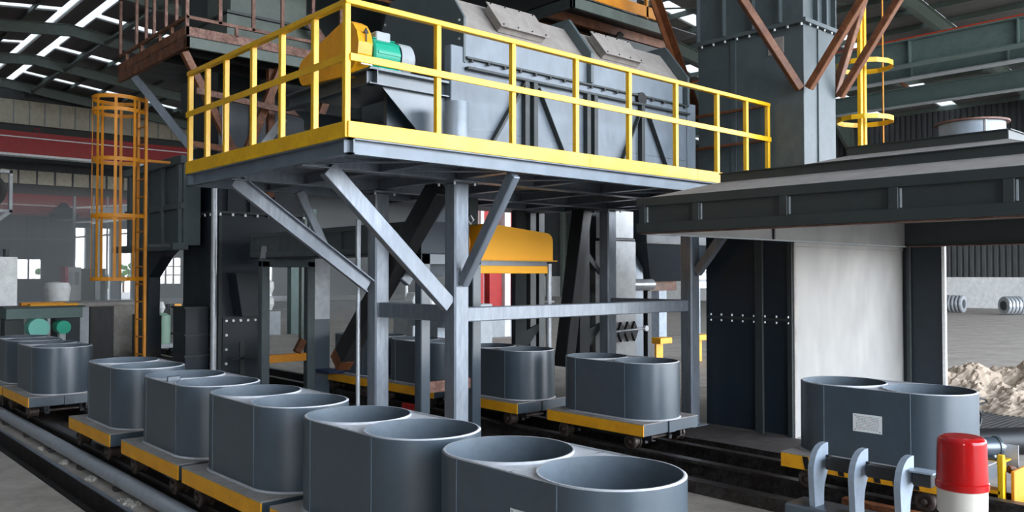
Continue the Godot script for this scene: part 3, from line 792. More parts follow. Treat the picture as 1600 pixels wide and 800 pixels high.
func make_trolley() -> Node3D:
	var t := thing("track_trolley", "", "trolley", Vector3.ZERO, "low rail trolleys under the twin buckets")
	# origin on the floor; rail top at 0.21, deck top at 0.51
	part(t, "deck_plate", mb().bb(Vector3(-0.5, 0.498, -0.755), Vector3(0.5, 0.51, 0.755), 0.003), M.dusty)
	part(t, "side_plate", mb().bb(Vector3(-0.5, 0.375, -0.75), Vector3(-0.488, 0.498, 0.75)), M.yellow, "yellow side plate")
	part(t, "side_plate", mb().bb(Vector3(0.488, 0.375, -0.75), Vector3(0.5, 0.498, 0.75)), M.paint)
	for z in [-1, 1]:
		var e := part(t, "end_plate", mb().bb(Vector3(-0.488, 0.375, z * 0.744 - 0.006), Vector3(0.488, 0.498, z * 0.744 + 0.006)), M.paint)
		part(e, "end_lug", mb().bb(Vector3(-0.06, 0.37, z * 0.752 - 0.014), Vector3(0.06, 0.498, z * 0.752 + 0.014), 0.004), M.paint)
		part(t, "underframe", mb().section(channel(0.06, 0.12), Vector3(z * 0.26, 0.35, -0.7), Vector3(z * 0.26, 0.35, 0.7)), M.steel_dark)
		part(t, "axle", mb().cyl(Vector3(-0.42, 0.285, z * 0.52), Vector3(0.42, 0.285, z * 0.52), 0.02, 10), M.wheel)
		for x in [-1, 1]:
			var ax := Basis(Vector3(0, 1, 0), Vector3(x, 0, 0), Vector3(0, 0, x))
			var w := part(t, "wheel", mb().lathe([Vector2(0, -0.075), Vector2(0.072, -0.075), Vector2(0.080, -0.066), Vector2(0.080, -0.05), Vector2(0.066, -0.045), Vector2(0.066, 0.02), Vector2(0.085, 0.026), Vector2(0.085, 0.05), Vector2(0.07, 0.058), Vector2(0.05, 0.058), Vector2(0.046, 0.042), Vector2(0.0, 0.042)], Vector3(x * 0.40, 0.285, z * 0.52), ax, 24), M.wheel)
			part(w, "hub", mb().lathe([Vector2(0.03, 0.03), Vector2(0.026, 0.066), Vector2(0.018, 0.07), Vector2(0, 0.07)], Vector3(x * 0.40, 0.285, z * 0.52), ax, 14), M.wheel)
			part(t, "axle_box", mb().bb(Vector3(x * 0.22 - 0.03, 0.24, z * 0.52 - 0.05), Vector3(x * 0.22 + 0.03, 0.40, z * 0.52 + 0.05), 0.006), M.steel_dark)
	return t
func paper(o: Node3D, name_: String, c: Vector3, wz: float, hy: float, tilt: float) -> void:
	# white instruction sheet glued on the -x side: fine rows of print too small to read
	var im := Image.create(256, 160, false, Image.FORMAT_RGB8)
	im.fill(Color(0.93, 0.93, 0.92))
	var rng := RandomNumberGenerator.new()
	rng.seed = 77
	for row in 9:
		var x := 26
		var y := 20 + row * 14
		while x < 225:
			var l := rng.randi_range(4, 20)
			im.fill_rect(Rect2i(x, y, min(l, 226 - x), 5), Color(0.60, 0.59, 0.58) if rng.randf() < 0.9 else Color(0.75, 0.45, 0.38))
			x += l + rng.randi_range(3, 7)
	for q in [Vector2i(14, 12), Vector2i(14, 140), Vector2i(232, 140)]: im.fill_rect(Rect2i(q, Vector2i(9, 9)), Color(0.35, 0.36, 0.38))
	var m := StandardMaterial3D.new()
	m.resource_name = "printed_sheet"
	m.albedo_texture = ImageTexture.create_from_image(im)
	m.roughness = 0.6
	var st := SurfaceTool.new()
	st.begin(Mesh.PRIMITIVE_TRIANGLES)
	var u := Vector3(0, sin(tilt), cos(tilt)) * wz / 2
	var w := Vector3(0, cos(tilt), -sin(tilt)) * hy / 2
	var nx := 8
	for i in nx:
		for k in 6:
			var q: Vector2 = [Vector2(0, 0), Vector2(1, 1), Vector2(1, 0), Vector2(0, 0), Vector2(0, 1), Vector2(1, 1)][k]
			var s := (i + q.x) / nx
			st.set_normal(Vector3.LEFT)
			st.set_uv(Vector2(s, 1.0 - q.y))
			st.add_vertex(c + u * (s * 2 - 1) + w * (q.y * 2 - 1) + Vector3(-0.001 - 0.002 * sin(s * 9.0), 0, 0))
	var i2 := MeshInstance3D.new()
	i2.name = name_
	i2.mesh = st.commit()
	i2.material_override = m
	o.add_child(i2, true)
	i2.set_meta("label", "white printed instruction sheet")
func build_wagons() -> void:
	var near := [-3.25, -4.87, -6.52, -8.12, -10.0, -13.45, -15.05]
	var nl := ["nearest twin-well bucket at the bottom edge, paper sheet on its side",
		"twin-well bucket second from the camera in the near row",
		"third twin-well bucket of the near row, in front of the wooden planks",
		"twin-well bucket with a small lifting lug on its rim, fourth in the near row",
		"twin-well bucket in the near row at the gap, below the yellow cage ladder",
		"twin-well bucket on the near row beyond the gap, left of the ladder",
		"farthest twin-well bucket of the near row, cut by the left frame edge"]
	var tl := ["trolley under the nearest twin bucket, mostly below the frame", "trolley under the second bucket of the near row, its corner just in view",
		"trolley under the third near bucket, yellow side against its neighbour", "trolley under the bucket with the lifting lug, yellow side plate fully seen",
		"trolley at the gap in the near row, dark end plate turned to the viewer", "trolley with yellow side beyond the gap, left of the ladder", "farthest trolley of the near row, at the left frame edge"]
	var b0 := make_bucket()
	var t0 := make_trolley()
	for i in near.size():
		var b: Node3D = b0; var t: Node3D = t0
		if i > 0:
			b = copy(b0, Vector3(3.245, 0.51, near[i]), nl[i]); t = copy(t0, Vector3(3.245, 0, near[i]), tl[i])
		else:
			b.position = Vector3(3.245, 0.51, near[i]); b.set_meta("label", nl[i]); t.position = Vector3(3.245, 0, near[i]); t.set_meta("label", tl[i])
	var far := [-3.44, -6.67, -8.72, -10.5, -12.2]
	var fl := ["right twin-well bucket before the pale booth, white sheet on its side", "far-track twin-well bucket standing clear, right of the platform columns",
		"twin-well bucket on the far track just right of the front column", "twin-well bucket on the far track hidden behind the front column", "far-track twin-well bucket between the left column and the thin post"]
	var gl := ["trolley with black and yellow hazard stripes under the right bucket", "far-track trolley with its whole yellow side and both wheels in view", "trolley on the far track right of the front column, dark end showing",
		"trolley on the far track behind the front column", "far-track trolley at the foot of the inclined chute, behind the left column"]
	var bk := []
	for i in far.size():
		var x: float = 7.63 if i == 0 else 7.75
		bk.append(copy(b0, Vector3(x, 0.51, far[i]), fl[i]))
		var t := copy(t0, Vector3(x, 0, far[i]), gl[i])
		if i == 0:
			for k in 7:
				var z := -3.95 + k * 0.16
				part(t, "hazard_stripe", mb().prism(PackedVector2Array([Vector2(z, 0.38), Vector2(z + 0.055, 0.38), Vector2(z + 0.03, 0.495), Vector2(z - 0.025, 0.495)]), Vector3(x - 0.503, 0, 0), Basis(Vector3(0, 0, 1), Vector3.UP, Vector3(-1, 0, 0)), -0.004), M.black)
	# the extras on single buckets
	var first: Node3D = b0
	paper(first, "paper_sheet", Vector3(-0.388, 0.40, 0.16), 0.20, 0.13, 0.0)
	paper(bk[0], "paper_sheet", Vector3(-0.388, 0.34, 0.02), 0.26, 0.155, 0.0)
	for c in get_children():
		if c.has_meta("label") and String(c.get_meta("label")).begins_with("twin-well bucket with a small lifting lug"):
			part(c, "lifting_lug", mb().bb(c.position + Vector3(-0.33, 0.61, 0.0), c.position + Vector3(-0.21, 0.68, 0.03), 0.008), M.paint)

# ================================================================== vibrating conveyor under the platform
func build_conveyor() -> void:
	var t := thing("vibrating_conveyor", "long dark green-grey conveyor trough with framed side panels, running under the platform", "conveyor", v(6.3, -1.5, -10.5))
	var x0 := 6.12; var x1 := 6.88
	part(t, "trough", mb().bb(v(x0 + 0.03, 0.27, -13.3), v(x0 + 0.045, 0.66, -8.5)).bb(v(x1 - 0.045, 0.27, -13.3), v(x1 - 0.03, 0.66, -8.5)).bb(v(x0, 0.26, -13.3), v(x1, 0.275, -8.5)), M.paint_mid)
	part(t, "top_frame", mb().bb(v(x0, 0.60, -13.3), v(x0 + 0.06, 0.67, -8.5), 0.004), M.paint_mid)
	part(t, "bottom_frame", mb().bb(v(x0, 0.26, -13.3), v(x0 + 0.06, 0.36, -8.5), 0.004), M.paint_mid)
	for z in [-13.28, -12.35, -11.4, -10.45, -9.5, -8.55]:
		part(t, "side_rib", mb().bb(v(x0, 0.36, z - 0.06), v(x0 + 0.05, 0.60, z + 0.06), 0.004), M.paint_mid)
	part(t, "end_panel", mb().bb(v(x0, 0.26, -13.32), v(x1, 0.66, -13.3)), M.paint_mid)
	part(t, "end_panel", mb().bb(v(x0, -0.02, -8.5), v(x1, 0.66, -8.48)), M.paint_deep)  # darker colour stands in for the shade under the platform
	var fr := [[-12.78, M.paint_mid, "yellow", "dark portal frame under the far conveyor end, with a yellow tie"], [-8.45, M.paint, "tie", "blue-grey portal frame under the near conveyor end, with a pale tie"]]
	for f in fr:
		var z: float = f[0]
		var o := thing("support_frame", f[3], "frame", v(6.52, -H, z), "conveyor support frames")
		for x in [6.12, 6.93]:
			part(o, "leg", mb().bb(v(x - 0.07, -H, z - 0.07), v(x + 0.07, 0.22 if f[2] == "yellow" else 0.26, z + 0.07), 0.01), f[1])
			part(o, "foot_plate", mb().bb(v(x - 0.13, -H, z - 0.13), v(x + 0.13, -H + 0.02, z + 0.13)), M.steel_dark)
		part(o, "head_beam", mb().bb(v(6.05, 0.12, z - 0.07), v(7.0, 0.26, z + 0.07), 0.01), f[1])
		if f[2] == "yellow":
			part(o, "tie_bar", mb().bb(v(6.19, -1.43, z - 0.04), v(6.86, -1.30, z + 0.04), 0.006), M.yellow_cage, "yellow tie bar")
			part(o, "corner_bracket", mb().prism(PackedVector2Array([Vector2(0, 0), Vector2(0.09, 0), Vector2(0.06, 0.2), Vector2(0.03, 0.2)]), v(6.07, 0.26, z - 0.05), Basis(), 0.1), M.galv)
			part(o, "pale_sleeve", mb().bb(v(7.0, -0.75, z - 0.06), v(7.28, 0.28, z + 0.06)), M.galv)
			part(o, "side_post", mb().bb(v(7.0, -H, z - 0.06), v(7.28, -0.75, z + 0.06)), M.paint)
		else:
			part(o, "tie_bar", mb().bb(v(6.19, -1.46, z - 0.03), v(6.86, -1.32, z + 0.03), 0.006), M.primer_pale, "pale tie bar")
	# galvanised conduit beside the left column
	t = thing("conduit", "thin bright conduit standing beside the left platform column", "pipe", v(5.55, -H, -8.97))
	part(t, "upper_length", mb().bb(v(5.505, -0.02, -9.01), v(5.56, 0.68, -8.96), 0.008), M.galv)
	part(t, "lower_length", mb().cyl(v(5.535, -H, -8.985), v(5.535, 0.0, -8.985), 0.026, 12), M.galv)
	# inclined chutes pouring onto the far wagons
	var ch := [[5.975, -7.93, 1.02, -10.15, -1.2, 0.26, "dark inclined chute slanting down behind the front column to the far wagons"]]
	for c in ch:
		t = thing("inclined_chute", c[6], "chute", v(c[0], c[4], c[3]))
		part(t, "chute_body", mb().bar(v(c[0], c[2], c[1]), v(c[0], c[4], c[3]), 0.20, 0.26, 0.01), M.steel_dark)
		part(t, "mouth", mb().bar(v(c[0], c[4] + 0.12, c[3] + 0.12), v(c[0], c[4] - 0.01, c[3] - 0.01), 0.206, 0.266, 0.01), M.primer)
	t = thing("inclined_chute", "dark box chute leaning slightly left, right of the yellow motor cover", "chute", v(9.5, -1.4, -9.35))
	part(t, "chute_body", mb().bar(v(9.92, 1.02, -9.35), v(9.50, -1.45, -9.35), 0.27, 0.2, 0.01), M.steel_dark)
	part(t, "hanger", mb().bb(v(9.8, 0.95, -9.45), v(10.05, 1.04, -9.25)), M.steel_dark)
	# bolted plate columns standing behind it
	for d in [[9.05, -9.9, "dark flat post behind the yellow cover, left of the leaning chute"], [10.15, -9.55, "dark flat post between the leaning chute and the rear right column"]]:
		var p := thing("flat_post", d[2], "post", v(d[0], -H, d[1]), "dark posts behind the platform")
		part(p, "web", mb().bb(v(d[0] - 0.12, -H, d[1] - 0.05), v(d[0] + 0.12, 1.02, d[1] + 0.05), 0.006), M.paint_dark)
		part(p, "foot", mb().bb(v(d[0] - 0.2, -H, d[1] - 0.15), v(d[0] + 0.2, -H + 0.03, d[1] + 0.15)), M.steel_dark)
		for k in 2:
			part(p, "gusset", mb().prism(PackedVector2Array([Vector2(0.12, -1.2), Vector2(0.42, -0.9), Vector2(0.42, -0.8), Vector2(0.12, -0.9)]) if k == 0 else PackedVector2Array([Vector2(0.12, 0.25), Vector2(0.4, 0.0), Vector2(0.4, 0.1), Vector2(0.12, 0.38)]), v(d[0], 0, d[1] - 0.02), Basis(), 0.04), M.paint_dark)
	t = thing("grey_conduit", "pale vertical conduit with a clip, right of the yellow motor cover", "pipe", v(8.85, -H, -9.0))
	part(t, "tube", mb().cyl(v(8.83, -H, -9.0), v(8.83, 0.16, -9.0), 0.045, 12), M.galv)
	part(t, "clip", mb().bb(v(8.77, -0.42, -9.06), v(8.89, -0.39, -8.94), 0.004), M.white)
	# pale duct with a weld collar and bellows
	t = thing("sand_duct", "pale rectangular duct with weld seam and black pleated bellows, behind the rear column", "duct", v(10.95, -H, -9.5))
	part(t, "upper_duct", mb().bb(v(10.64, 0.62, -9.7), v(11.27, 1.08, -9.4), 0.008), M.white)
	part(t, "weld_collar", mb().bb(v(10.62, 0.57, -9.72), v(11.29, 0.62, -9.38), 0.01), M.steel_dark)
	part(t, "lower_duct", mb().bb(v(10.62, -H, -9.7), v(11.33, 0.57, -9.4), 0.008), M.white)
	for k in 4:
		var x := 10.72 + k * 0.175
		part(t, "bellows_pleat", mb().prism(PackedVector2Array([Vector2(0, -0.17), Vector2(0.085, 0), Vector2(0, 0.17), Vector2(-0.085, 0)]), v(x, -0.97, -9.40), Basis(), 0.05), M.black)
	part(t, "bellows_rod", mb().cyl(v(10.5, -0.96, -9.33), v(11.45, -0.93, -9.33), 0.018, 8), M.galv)
	part(t, "rod_eye", mb().cyl(v(11.5, -0.93, -9.36), v(11.5, -0.93, -9.30), 0.05, 12), M.galv)
	t = thing("pale_post", "narrow pale blue post just right of the pleated bellows duct", "post", v(11.75, -H, -9.8))
	part(t, "shaft", mb().bb(v(11.62, -H, -9.9), v(11.9, 0.4, -9.7), 0.008), M.sheet)
	part(t, "pipe_end", mb().cyl(v(11.4, -0.18, -9.6), v(12.0, -0.18, -9.6), 0.10, 16), M.galv)
	# hopper behind, between the bellows duct and the front right column
	t = thing("hopper", "dark tapered hopper hanging behind the front right column", "hopper", v(12.6, -0.2, -9.8))
	var hp := mb()
	var a := [v(11.5, 0.55, -9.3), v(13.6, 0.55, -9.3), v(13.6, 0.55, -11.0), v(11.5, 0.55, -11.0)]
	var b := [v(12.1, -0.12, -9.7), v(13.1, -0.12, -9.7), v(13.1, -0.12, -10.6), v(12.1, -0.12, -10.6)]
	for k in 4: hp.quad(b[k], b[(k + 1) % 4], a[(k + 1) % 4], a[k])
	part(t, "cone", hp, M.paint_deep)
	part(t, "upper_box", mb().bb(v(11.5, 0.57, -11.0), v(13.6, 1.3, -9.3)), M.paint_deep)
	part(t, "flange", mb().bb(v(11.46, 0.54, -11.04), v(13.64, 0.575, -9.26)), M.steel_dark)
	part(t, "outlet", mb().bb(v(12.2, -0.3, -10.5), v(13.0, -0.12, -9.8)), M.primer)
	for c in [[11.55, -10.95], [13.55, -10.95], [13.55, -9.35]]: part(t, "leg", mb().bb(v(c[0] - 0.06, -H, c[1] - 0.06), v(c[0] + 0.06, 0.56, c[1] + 0.06)), M.paint_dark)
	# yellow motor cover
	t = thing("motor_cover", "bright yellow motor cover with a rounded top corner hanging at the conveyor end", "cover", v(7.8, -0.1, -8.7))
	var o := PackedVector2Array([Vector2(7.02, 0.20), Vector2(8.52, 0.20), Vector2(8.52, 0.47)])
	for k in 6:
		var g := PI / 2 * k / 5.0
		o.append(Vector2(8.40 + cos(g) * 0.12, 0.47 + sin(g) * 0.12))
	o.append(Vector2(7.32, 0.685))
	part(t, "casing", mb().prism(o, v(0, 0, -9.1), Basis(), 0.5), M.yellow_cover)
	part(t, "lip", mb().bb(v(6.98, 0.185, -9.12), v(8.57, 0.20, -8.56)), M.yellow)
	part(t, "gap_strip", mb().bb(v(7.02, 0.12, -9.08), v(8.42, 0.185, -8.62)), M.steel)  # plain steel strip between lip and tray
	part(t, "lower_tray", mb().bb(v(6.96, 0.015, -9.1), v(8.42, 0.12, -8.6), 0.006), M.yellow_cover)
	part(t, "hanger_beam", mb().bb(v(7.1, 0.67, -8.95), v(7.25, 1.03, -8.75)), M.paint_dark)
	part(t, "round_end", mb().cyl(v(6.88, 0.42, -8.85), v(7.02, 0.42, -8.85), 0.22, 24), M.yellow_cage)
	part(t, "eye_bolt", mb().tube([v(7.0, 0.66, -8.6), v(7.05, 0.72, -8.6), v(7.0, 0.78, -8.6), v(6.95, 0.72, -8.6), v(7.0, 0.66, -8.6)], 0.012, 6), M.bolt)
	t = thing("pull_bar", "blue strap lying on the track by the foot of the inclined chute", "strap", v(7.2, -1.62, -12.6))
	part(t, "strap", mb().bb(v(7.02, -1.63, -12.95), v(7.32, -1.58, -12.3), 0.01), M.blue)
	solo("red_bracket", "dark red plate lying on the floor under the hidden far trolley", "plate", mb().bb(v(7.02, -2.0, -10.2), v(7.1, -1.86, -9.75), 0.01), M.red)
	solo("cable_reel_box", "small dark red box with a cable, standing on the yellow tie", "box", mb().bar(v(6.7, -1.29, -12.78), v(6.82, -1.08, -12.78), 0.12, 0.1, 0.01, Vector3(0, 0, 1)), M.primer)

# ================================================================== left plant: elevator tower, side bin, cage ladder
func build_left_plant() -> void:
	var t := thing("elevator_tower", "tall dark bolted steel tower behind the left end of the platform, with a discharge spout", "tower", v(6.5, -H, -14.1))
	var x0 := 5.75; var z0 := -13.82; var x1 := 7.4; var z1 := -15.25
	part(t, "lower_casing", mb().bb(v(x0, -H, z1), v(6.52, 0.6, z0), 0.01).bb(v(x0, 0.58, z1), v(x1, 1.03, z0), 0.01), M.paint_deep)
	part(t, "mid_casing", mb().bb(v(x0 + 0.05, 1.07, z1), v(x1, 3.0, z0 - 0.05), 0.01), M.paint_deep)
	part(t, "top_casing", mb().bb(v(x0 + 0.15, 3.0, z1 - 0.6), v(9.5, 6.3, z0 - 0.3), 0.01), M.paint_dark)
	part(t, "flange", mb().bb(v(x0 - 0.05, 1.03, z1 - 0.05), v(x1 + 0.05, 1.07, z0 + 0.05)), M.paint_dark)
	part(t, "flange", mb().bb(v(x0 - 0.0, 2.0, z1), v(x1 + 0.05, 2.04, z0 + 0.03)), M.paint_dark)
	for k in 8:
		part(t, "bolt", mb().bolt(v(x0 + 0.06 + k * 0.22, 1.02, z0 + 0.03), Vector3.DOWN, 0.025), M.bolt)
		if k < 6: part(t, "bolt", mb().bolt(v(x0 - 0.03, 1.02, z1 + 0.1 + k * 0.24), Vector3.DOWN, 0.025), M.bolt)
		part(t, "bolt", mb().bolt(v(x0 + 0.06 + k * 0.22, 1.99, z0), Vector3.DOWN, 0.022), M.bolt)
	for x in [5.95, 6.35, 6.8]:
		part(t, "stiffener", mb().bb(v(x, 1.07, z0 - 0.05), v(x + 0.05, 2.95, z0 + 0.01)), M.paint_deep)
	part(t, "corner_pipe", mb().cyl(v(x0 - 0.06, -H, z0 + 0.08), v(x0 - 0.06, 1.6, z0 + 0.08), 0.05, 14), M.galv)
	part(t, "edge_angle", mb().bb(v(x0 + 0.04, -H, z0), v(x0 + 0.10, 1.03, z0 + 0.03)), M.paint_dark)
	# bolted access plates at the foot
	var ap := part(t, "access_plate", mb().bb(v(x0 + 0.12, -H + 0.5, z0), v(x0 + 0.74, -0.72, z0 + 0.02), 0.004), M.paint_deep)
	for k in 4:
		part(ap, "bolt", mb().bolt(v(x0 + 0.18, -0.78 - k * 0.24, z0 + 0.02), Vector3.BACK, 0.024), M.bolt)
		part(ap, "bolt", mb().bolt(v(x0 + 0.30 + k * 0.13, -0.78, z0 + 0.02), Vector3.BACK, 0.024), M.bolt)
	part(ap, "hinge_bar", mb().bb(v(x0 + 0.25, -1.44, z0 + 0.02), v(x0 + 0.72, -1.41, z0 + 0.05)), M.paint_dark)
	part(ap, "hinge_bar", mb().bb(v(x0 + 0.42, -1.7, z0 + 0.02), v(x0 + 0.5, -1.15, z0 + 0.05)), M.paint_dark)
	# spout
	part(t, "spout", mb().prism(PackedVector2Array([Vector2(0, 0), Vector2(0.55, 0), Vector2(0.38, -0.72), Vector2(0.12, -0.72)]), v(x0 + 0.2, 0.02, z0), Basis(), 0.35), M.paint_deep)
	# boot box on the left face
	var bx := part(t, "boot_box", mb().bb(v(x0 - 0.42, -H, z0 - 0.75), v(x0 - 0.02, -0.55, z0 - 0.2), 0.008), M.paint_deep)
	for y in [-0.55, -1.0, -1.35, -1.6]:
		part(bx, "box_rib", mb().bb(v(x0 - 0.45, y - 0.02, z0 - 0.78), v(x0 - 0.02, y + 0.01, z0 - 0.16)), M.paint_dark)
	for k in 5:
		part(bx, "bolt", mb().bolt(v(x0 - 0.03, -0.5 - k * 0.25, z0 - 0.06), Vector3.LEFT, 0.022), M.bolt)
	# side bin on legs
	t = thing("side_bin", "dark ribbed steel bin on slanted legs, left of the tower and behind the cage ladder", "bin", v(6.2, -H, -16.5))
	x0 = 5.36
	part(t, "bin_body", mb().bb(v(x0 + 0.03, 0.5, -17.2), v(7.4, 1.98, -15.6)).bb(v(x0 + 0.03, 0.5, -15.6), v(5.68, 1.98, -14.3)), M.paint_mid)
	part(t, "top_rim", mb().bb(v(x0 - 0.04, 1.88, -17.25), v(x0 + 0.1, 2.02, -14.25), 0.006), M.paint_mid)
	part(t, "mid_rail", mb().bb(v(x0 - 0.02, 1.12, -17.2), v(x0 + 0.05, 1.22, -14.3), 0.006), M.paint_mid)
	part(t, "bottom_rail", mb().bb(v(x0 - 0.14, 0.42, -17.5), v(x0 + 0.12, 0.54, -14.3), 0.006), M.paint_mid)
	for z in [-16.9, -16.0, -15.2, -14.4]:
		part(t, "side_rib", mb().bb(v(x0 - 0.03, 0.54, z - 0.04), v(x0 + 0.03, 1.9, z + 0.04), 0.004), M.paint_mid)
	part(t, "slanted_leg", mb().prism(PackedVector2Array([Vector2(-14.85, 0.45), Vector2(-15.2, 0.32), Vector2(-15.85, -0.05), Vector2(-15.9, -H), Vector2(-16.65, -H), Vector2(-16.6, -0.3), Vector2(-16.4, 0.45)]), v(x0 + 0.2, 0, 0), Basis(Vector3(0, 0, 1), Vector3.UP, Vector3(-1, 0, 0)), 0.2), M.paint_deep)
	part(t, "leg_plate", mb().bb(v(x0 - 0.02, -H, -16.68), v(x0 + 0.24, -0.75, -15.88)), M.steel_dark)
	part(t, "rear_leg", mb().bb(v(7.2, -H, -17.1), v(7.4, 0.5, -16.9)), M.paint_mid)
	# caged ladder
	t = thing("cage_ladder", "yellow vertical ladder with a round safety cage, standing on the far left floor", "ladder", v(4.6, -H, -14.6))
	var lx := 4.78; var lz := -14.55; var cx := 4.40
	for s in [-0.19, 0.19]:
		part(t, "stile", mb().bb(v(lx - 0.015, -H, lz + s - 0.03), v(lx + 0.03, 2.95, lz + s + 0.03), 0.005), M.yellow_cage)
	for k in 17:
		part(t, "rung", mb().cyl(v(lx, -1.9 + k * 0.29, lz - 0.19), v(lx, -1.9 + k * 0.29, lz + 0.19), 0.014, 8), M.yellow_cage)
	for y in [2.86, 2.66, 1.86, 1.78, 0.95, 0.88, -0.07]:
		if y == 1.78 or y == 0.88: continue
		var arc := []
		for k in 19:
			var a := PI * 0.32 + (TAU - PI * 0.64) * k / 18.0
			arc.append(v(cx + cos(a) * 0.38, y, lz + sin(a) * 0.38))
		arc.append(v(lx, y, lz - 0.19)); arc.push_front(v(lx, y, lz + 0.19))
		var b := mb()
		for k in arc.size() - 1:
			b.bar(arc[k], arc[k + 1], 0.008, 0.06)
		part(t, "hoop", b, M.yellow_cage)
	for k in 6:
		var a := PI * 0.36 + (TAU - PI * 0.72) * k / 5.0
		var q := v(cx + cos(a) * 0.372, 0, lz + sin(a) * 0.372)
		part(t, "cage_strap", mb().bar(Vector3(q.x, H - 0.1, q.z), Vector3(q.x, H + 2.89, q.z), 0.008, 0.045, 0.0, Vector3(cos(a), 0, sin(a)).cross(Vector3.UP)), M.yellow_cage)
	part(t, "wall_bracket", mb().bb(v(lx, 0.46, lz + 0.15), v(5.18, 0.50, lz + 0.21)), M.paint_dark)
	part(t, "wall_bracket", mb().bb(v(lx, 1.86, lz + 0.15), v(5.18, 1.90, lz + 0.21)), M.yellow_cage)

# ================================================================== fume hood, booth and tall duct on the right
func build_hood() -> void:
	var t := thing("fume_hood", "broad grey fume hood with a tapered roof over the far track, right side", "hood", v(10.2, 0.44, -3.6))
	var x0 := 7.0; var x1 := 13.5; var z0 := -5.76; var z1 := -1.45; var yb := 0.44; var yt := 0.80
	# skirts: pale colour for the lit z faces, dark for the shaded x faces
	for s in [[Vector3(x0, yb, z0), Vector3(x0 + 0.02, yt, z1)], [Vector3(x1 - 0.02, yb, z0), Vector3(x1, yt, z1)], [Vector3(x0, yb, z0), Vector3(x1, yt, z0 + 0.02)], [Vector3(x0, yb, z1 - 0.02), Vector3(x1, yt, z1)]]:
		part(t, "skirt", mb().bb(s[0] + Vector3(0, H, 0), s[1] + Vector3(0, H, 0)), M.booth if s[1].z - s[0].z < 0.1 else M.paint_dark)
	part(t, "edge_frame", mb().bb(v(x0 - 0.03, yt - 0.08, z0 - 0.02), v(x0 + 0.03, yt + 0.01, z1), 0.004), M.paint_dark)
	part(t, "edge_frame", mb().bb(v(x0 - 0.03, yb, z0 - 0.02), v(x0 + 0.03, yb + 0.10, z1), 0.004), M.paint_dark)
	for k in 6:
		var z: float = [-5.70, -5.02, -4.06, -3.06, -2.2, -1.5][k]
		part(t, "edge_rib", mb().bb(v(x0 - 0.03, yb + 0.1, z - 0.04), v(x0 + 0.0, yt - 0.08, z + 0.04), 0.003), M.paint_dark)
		part(t, "weld_mark", mb().bb(v(x0 - 0.006, yb + 0.11, z + 0.045), v(x0 + 0.002, yt - 0.09, z + 0.06)), M.pale_grey)
	part(t, "bottom_lip", mb().bb(v(x0, yb - 0.012, z0), v(x0 + 0.07, yb, z1)), M.primer_pale)
	part(t, "band_bar", mb().bb(v(x0 + 0.02, yb - 0.012, z0), v(x1, yb + 0.004, z0 + 0.06)), M.pale_grey)
	part(t, "band_bar", mb().bb(v(x1 - 0.06, yb - 0.012, z0), v(x1, yb + 0.004, z1)), M.primer_pale)
	for x in [9.6]:
		part(t, "band_seam", mb().bb(v(x, yb, z0 + 0.02), v(x + 0.03, yt - 0.06, z0 + 0.045)), M.steel_dark)
	# roof: rectangle -> ring -> apex
	var lv := [[x0, x1, z0, z1, yt], [9.1, 11.3, -4.5, -2.87, 1.33], [9.75, 10.7, -4.0, -3.24, 1.50]]
	var o := mb()
	for k in 2:
		var a: Array = lv[k]; var b: Array = lv[k + 1]
		var A := [v(a[0], a[4], a[3]), v(a[1], a[4], a[3]), v(a[1], a[4], a[2]), v(a[0], a[4], a[2])]
		var B := [v(b[0], b[4], b[3]), v(b[1], b[4], b[3]), v(b[1], b[4], b[2]), v(b[0], b[4], b[2])]
		for j in 4: o.quad(A[j], A[(j + 1) % 4], B[(j + 1) % 4], B[j])
	o.bb(v(9.75, 1.48, -4.0), v(10.7, 1.5, -3.24))
	part(t, "roof_plate", o, M.dusty)
	# angle iron rings on the roof
	for f in [0.38, 1.0]:
		var a: Array = lv[0]; var b: Array = lv[1]
		var r := []
		for k in 5: r.append(lerp(float(a[k]), float(b[k]), f))
		var c := [v(r[0], r[4], r[2]), v(r[0], r[4], r[3]), v(r[1], r[4], r[3]), v(r[1], r[4], r[2])]
		for j in 4:
			var p: Vector3 = c[j]; var q: Vector3 = c[(j + 1) % 4]
			part(t, "roof_angle", mb().bar(p + Vector3(0, 0.045, 0), q + Vector3(0, 0.045, 0), 0.012, 0.10).bar(p + Vector3(0, 0.092, 0), q + Vector3(0, 0.092, 0), 0.05, 0.01), M.paint_dark)
	# outlet stub with flange
	var st := part(t, "outlet_stub", mb().lathe([Vector2(0.34, 1.45), Vector2(0.34, 1.72)], v(10.3, 0, -3.62), Basis(), 40), M.sheet)
	part(st, "stub_flange", mb().lathe([Vector2(0.34, 1.71), Vector2(0.385, 1.71), Vector2(0.385, 1.73), Vector2(0.33, 1.73)], v(10.3, 0, -3.62), Basis(), 40), M.primer_pale, "thin rusty flange")
	part(st, "stub_seam", mb().bb(v(10.03, 1.5, -3.4), v(10.05, 1.71, -3.38)), M.rim)
	# booth walls below, lit and shaded faces painted in as pale and dark
	t = thing("booth", "tall booth of sheet panels below the hood: side and return coloured dark as shaded, back pale as lit", "booth", v(11.8, -H, -5.8))
	var bx := 10.18; var bz := -5.79
	part(t, "shaded_side", mb().bb(v(bx, -2.12, -7.12), v(bx + 0.03, 0.95, bz)), M.paint_deep, "navy-grey side panel, coloured as its shaded face")
	part(t, "side_post", mb().bb(v(bx - 0.04, -H, -6.34), v(bx, 0.9, -6.22), 0.004), M.paint_dark)
	part(t, "side_post", mb().bb(v(bx - 0.03, -H, bz - 0.07), v(bx + 0.02, 0.45, bz), 0.004), M.paint_dark)
	part(t, "side_joint", mb().bb(v(bx - 0.035, -0.62, -7.12), v(bx, -0.585, bz)), M.paint_dark)
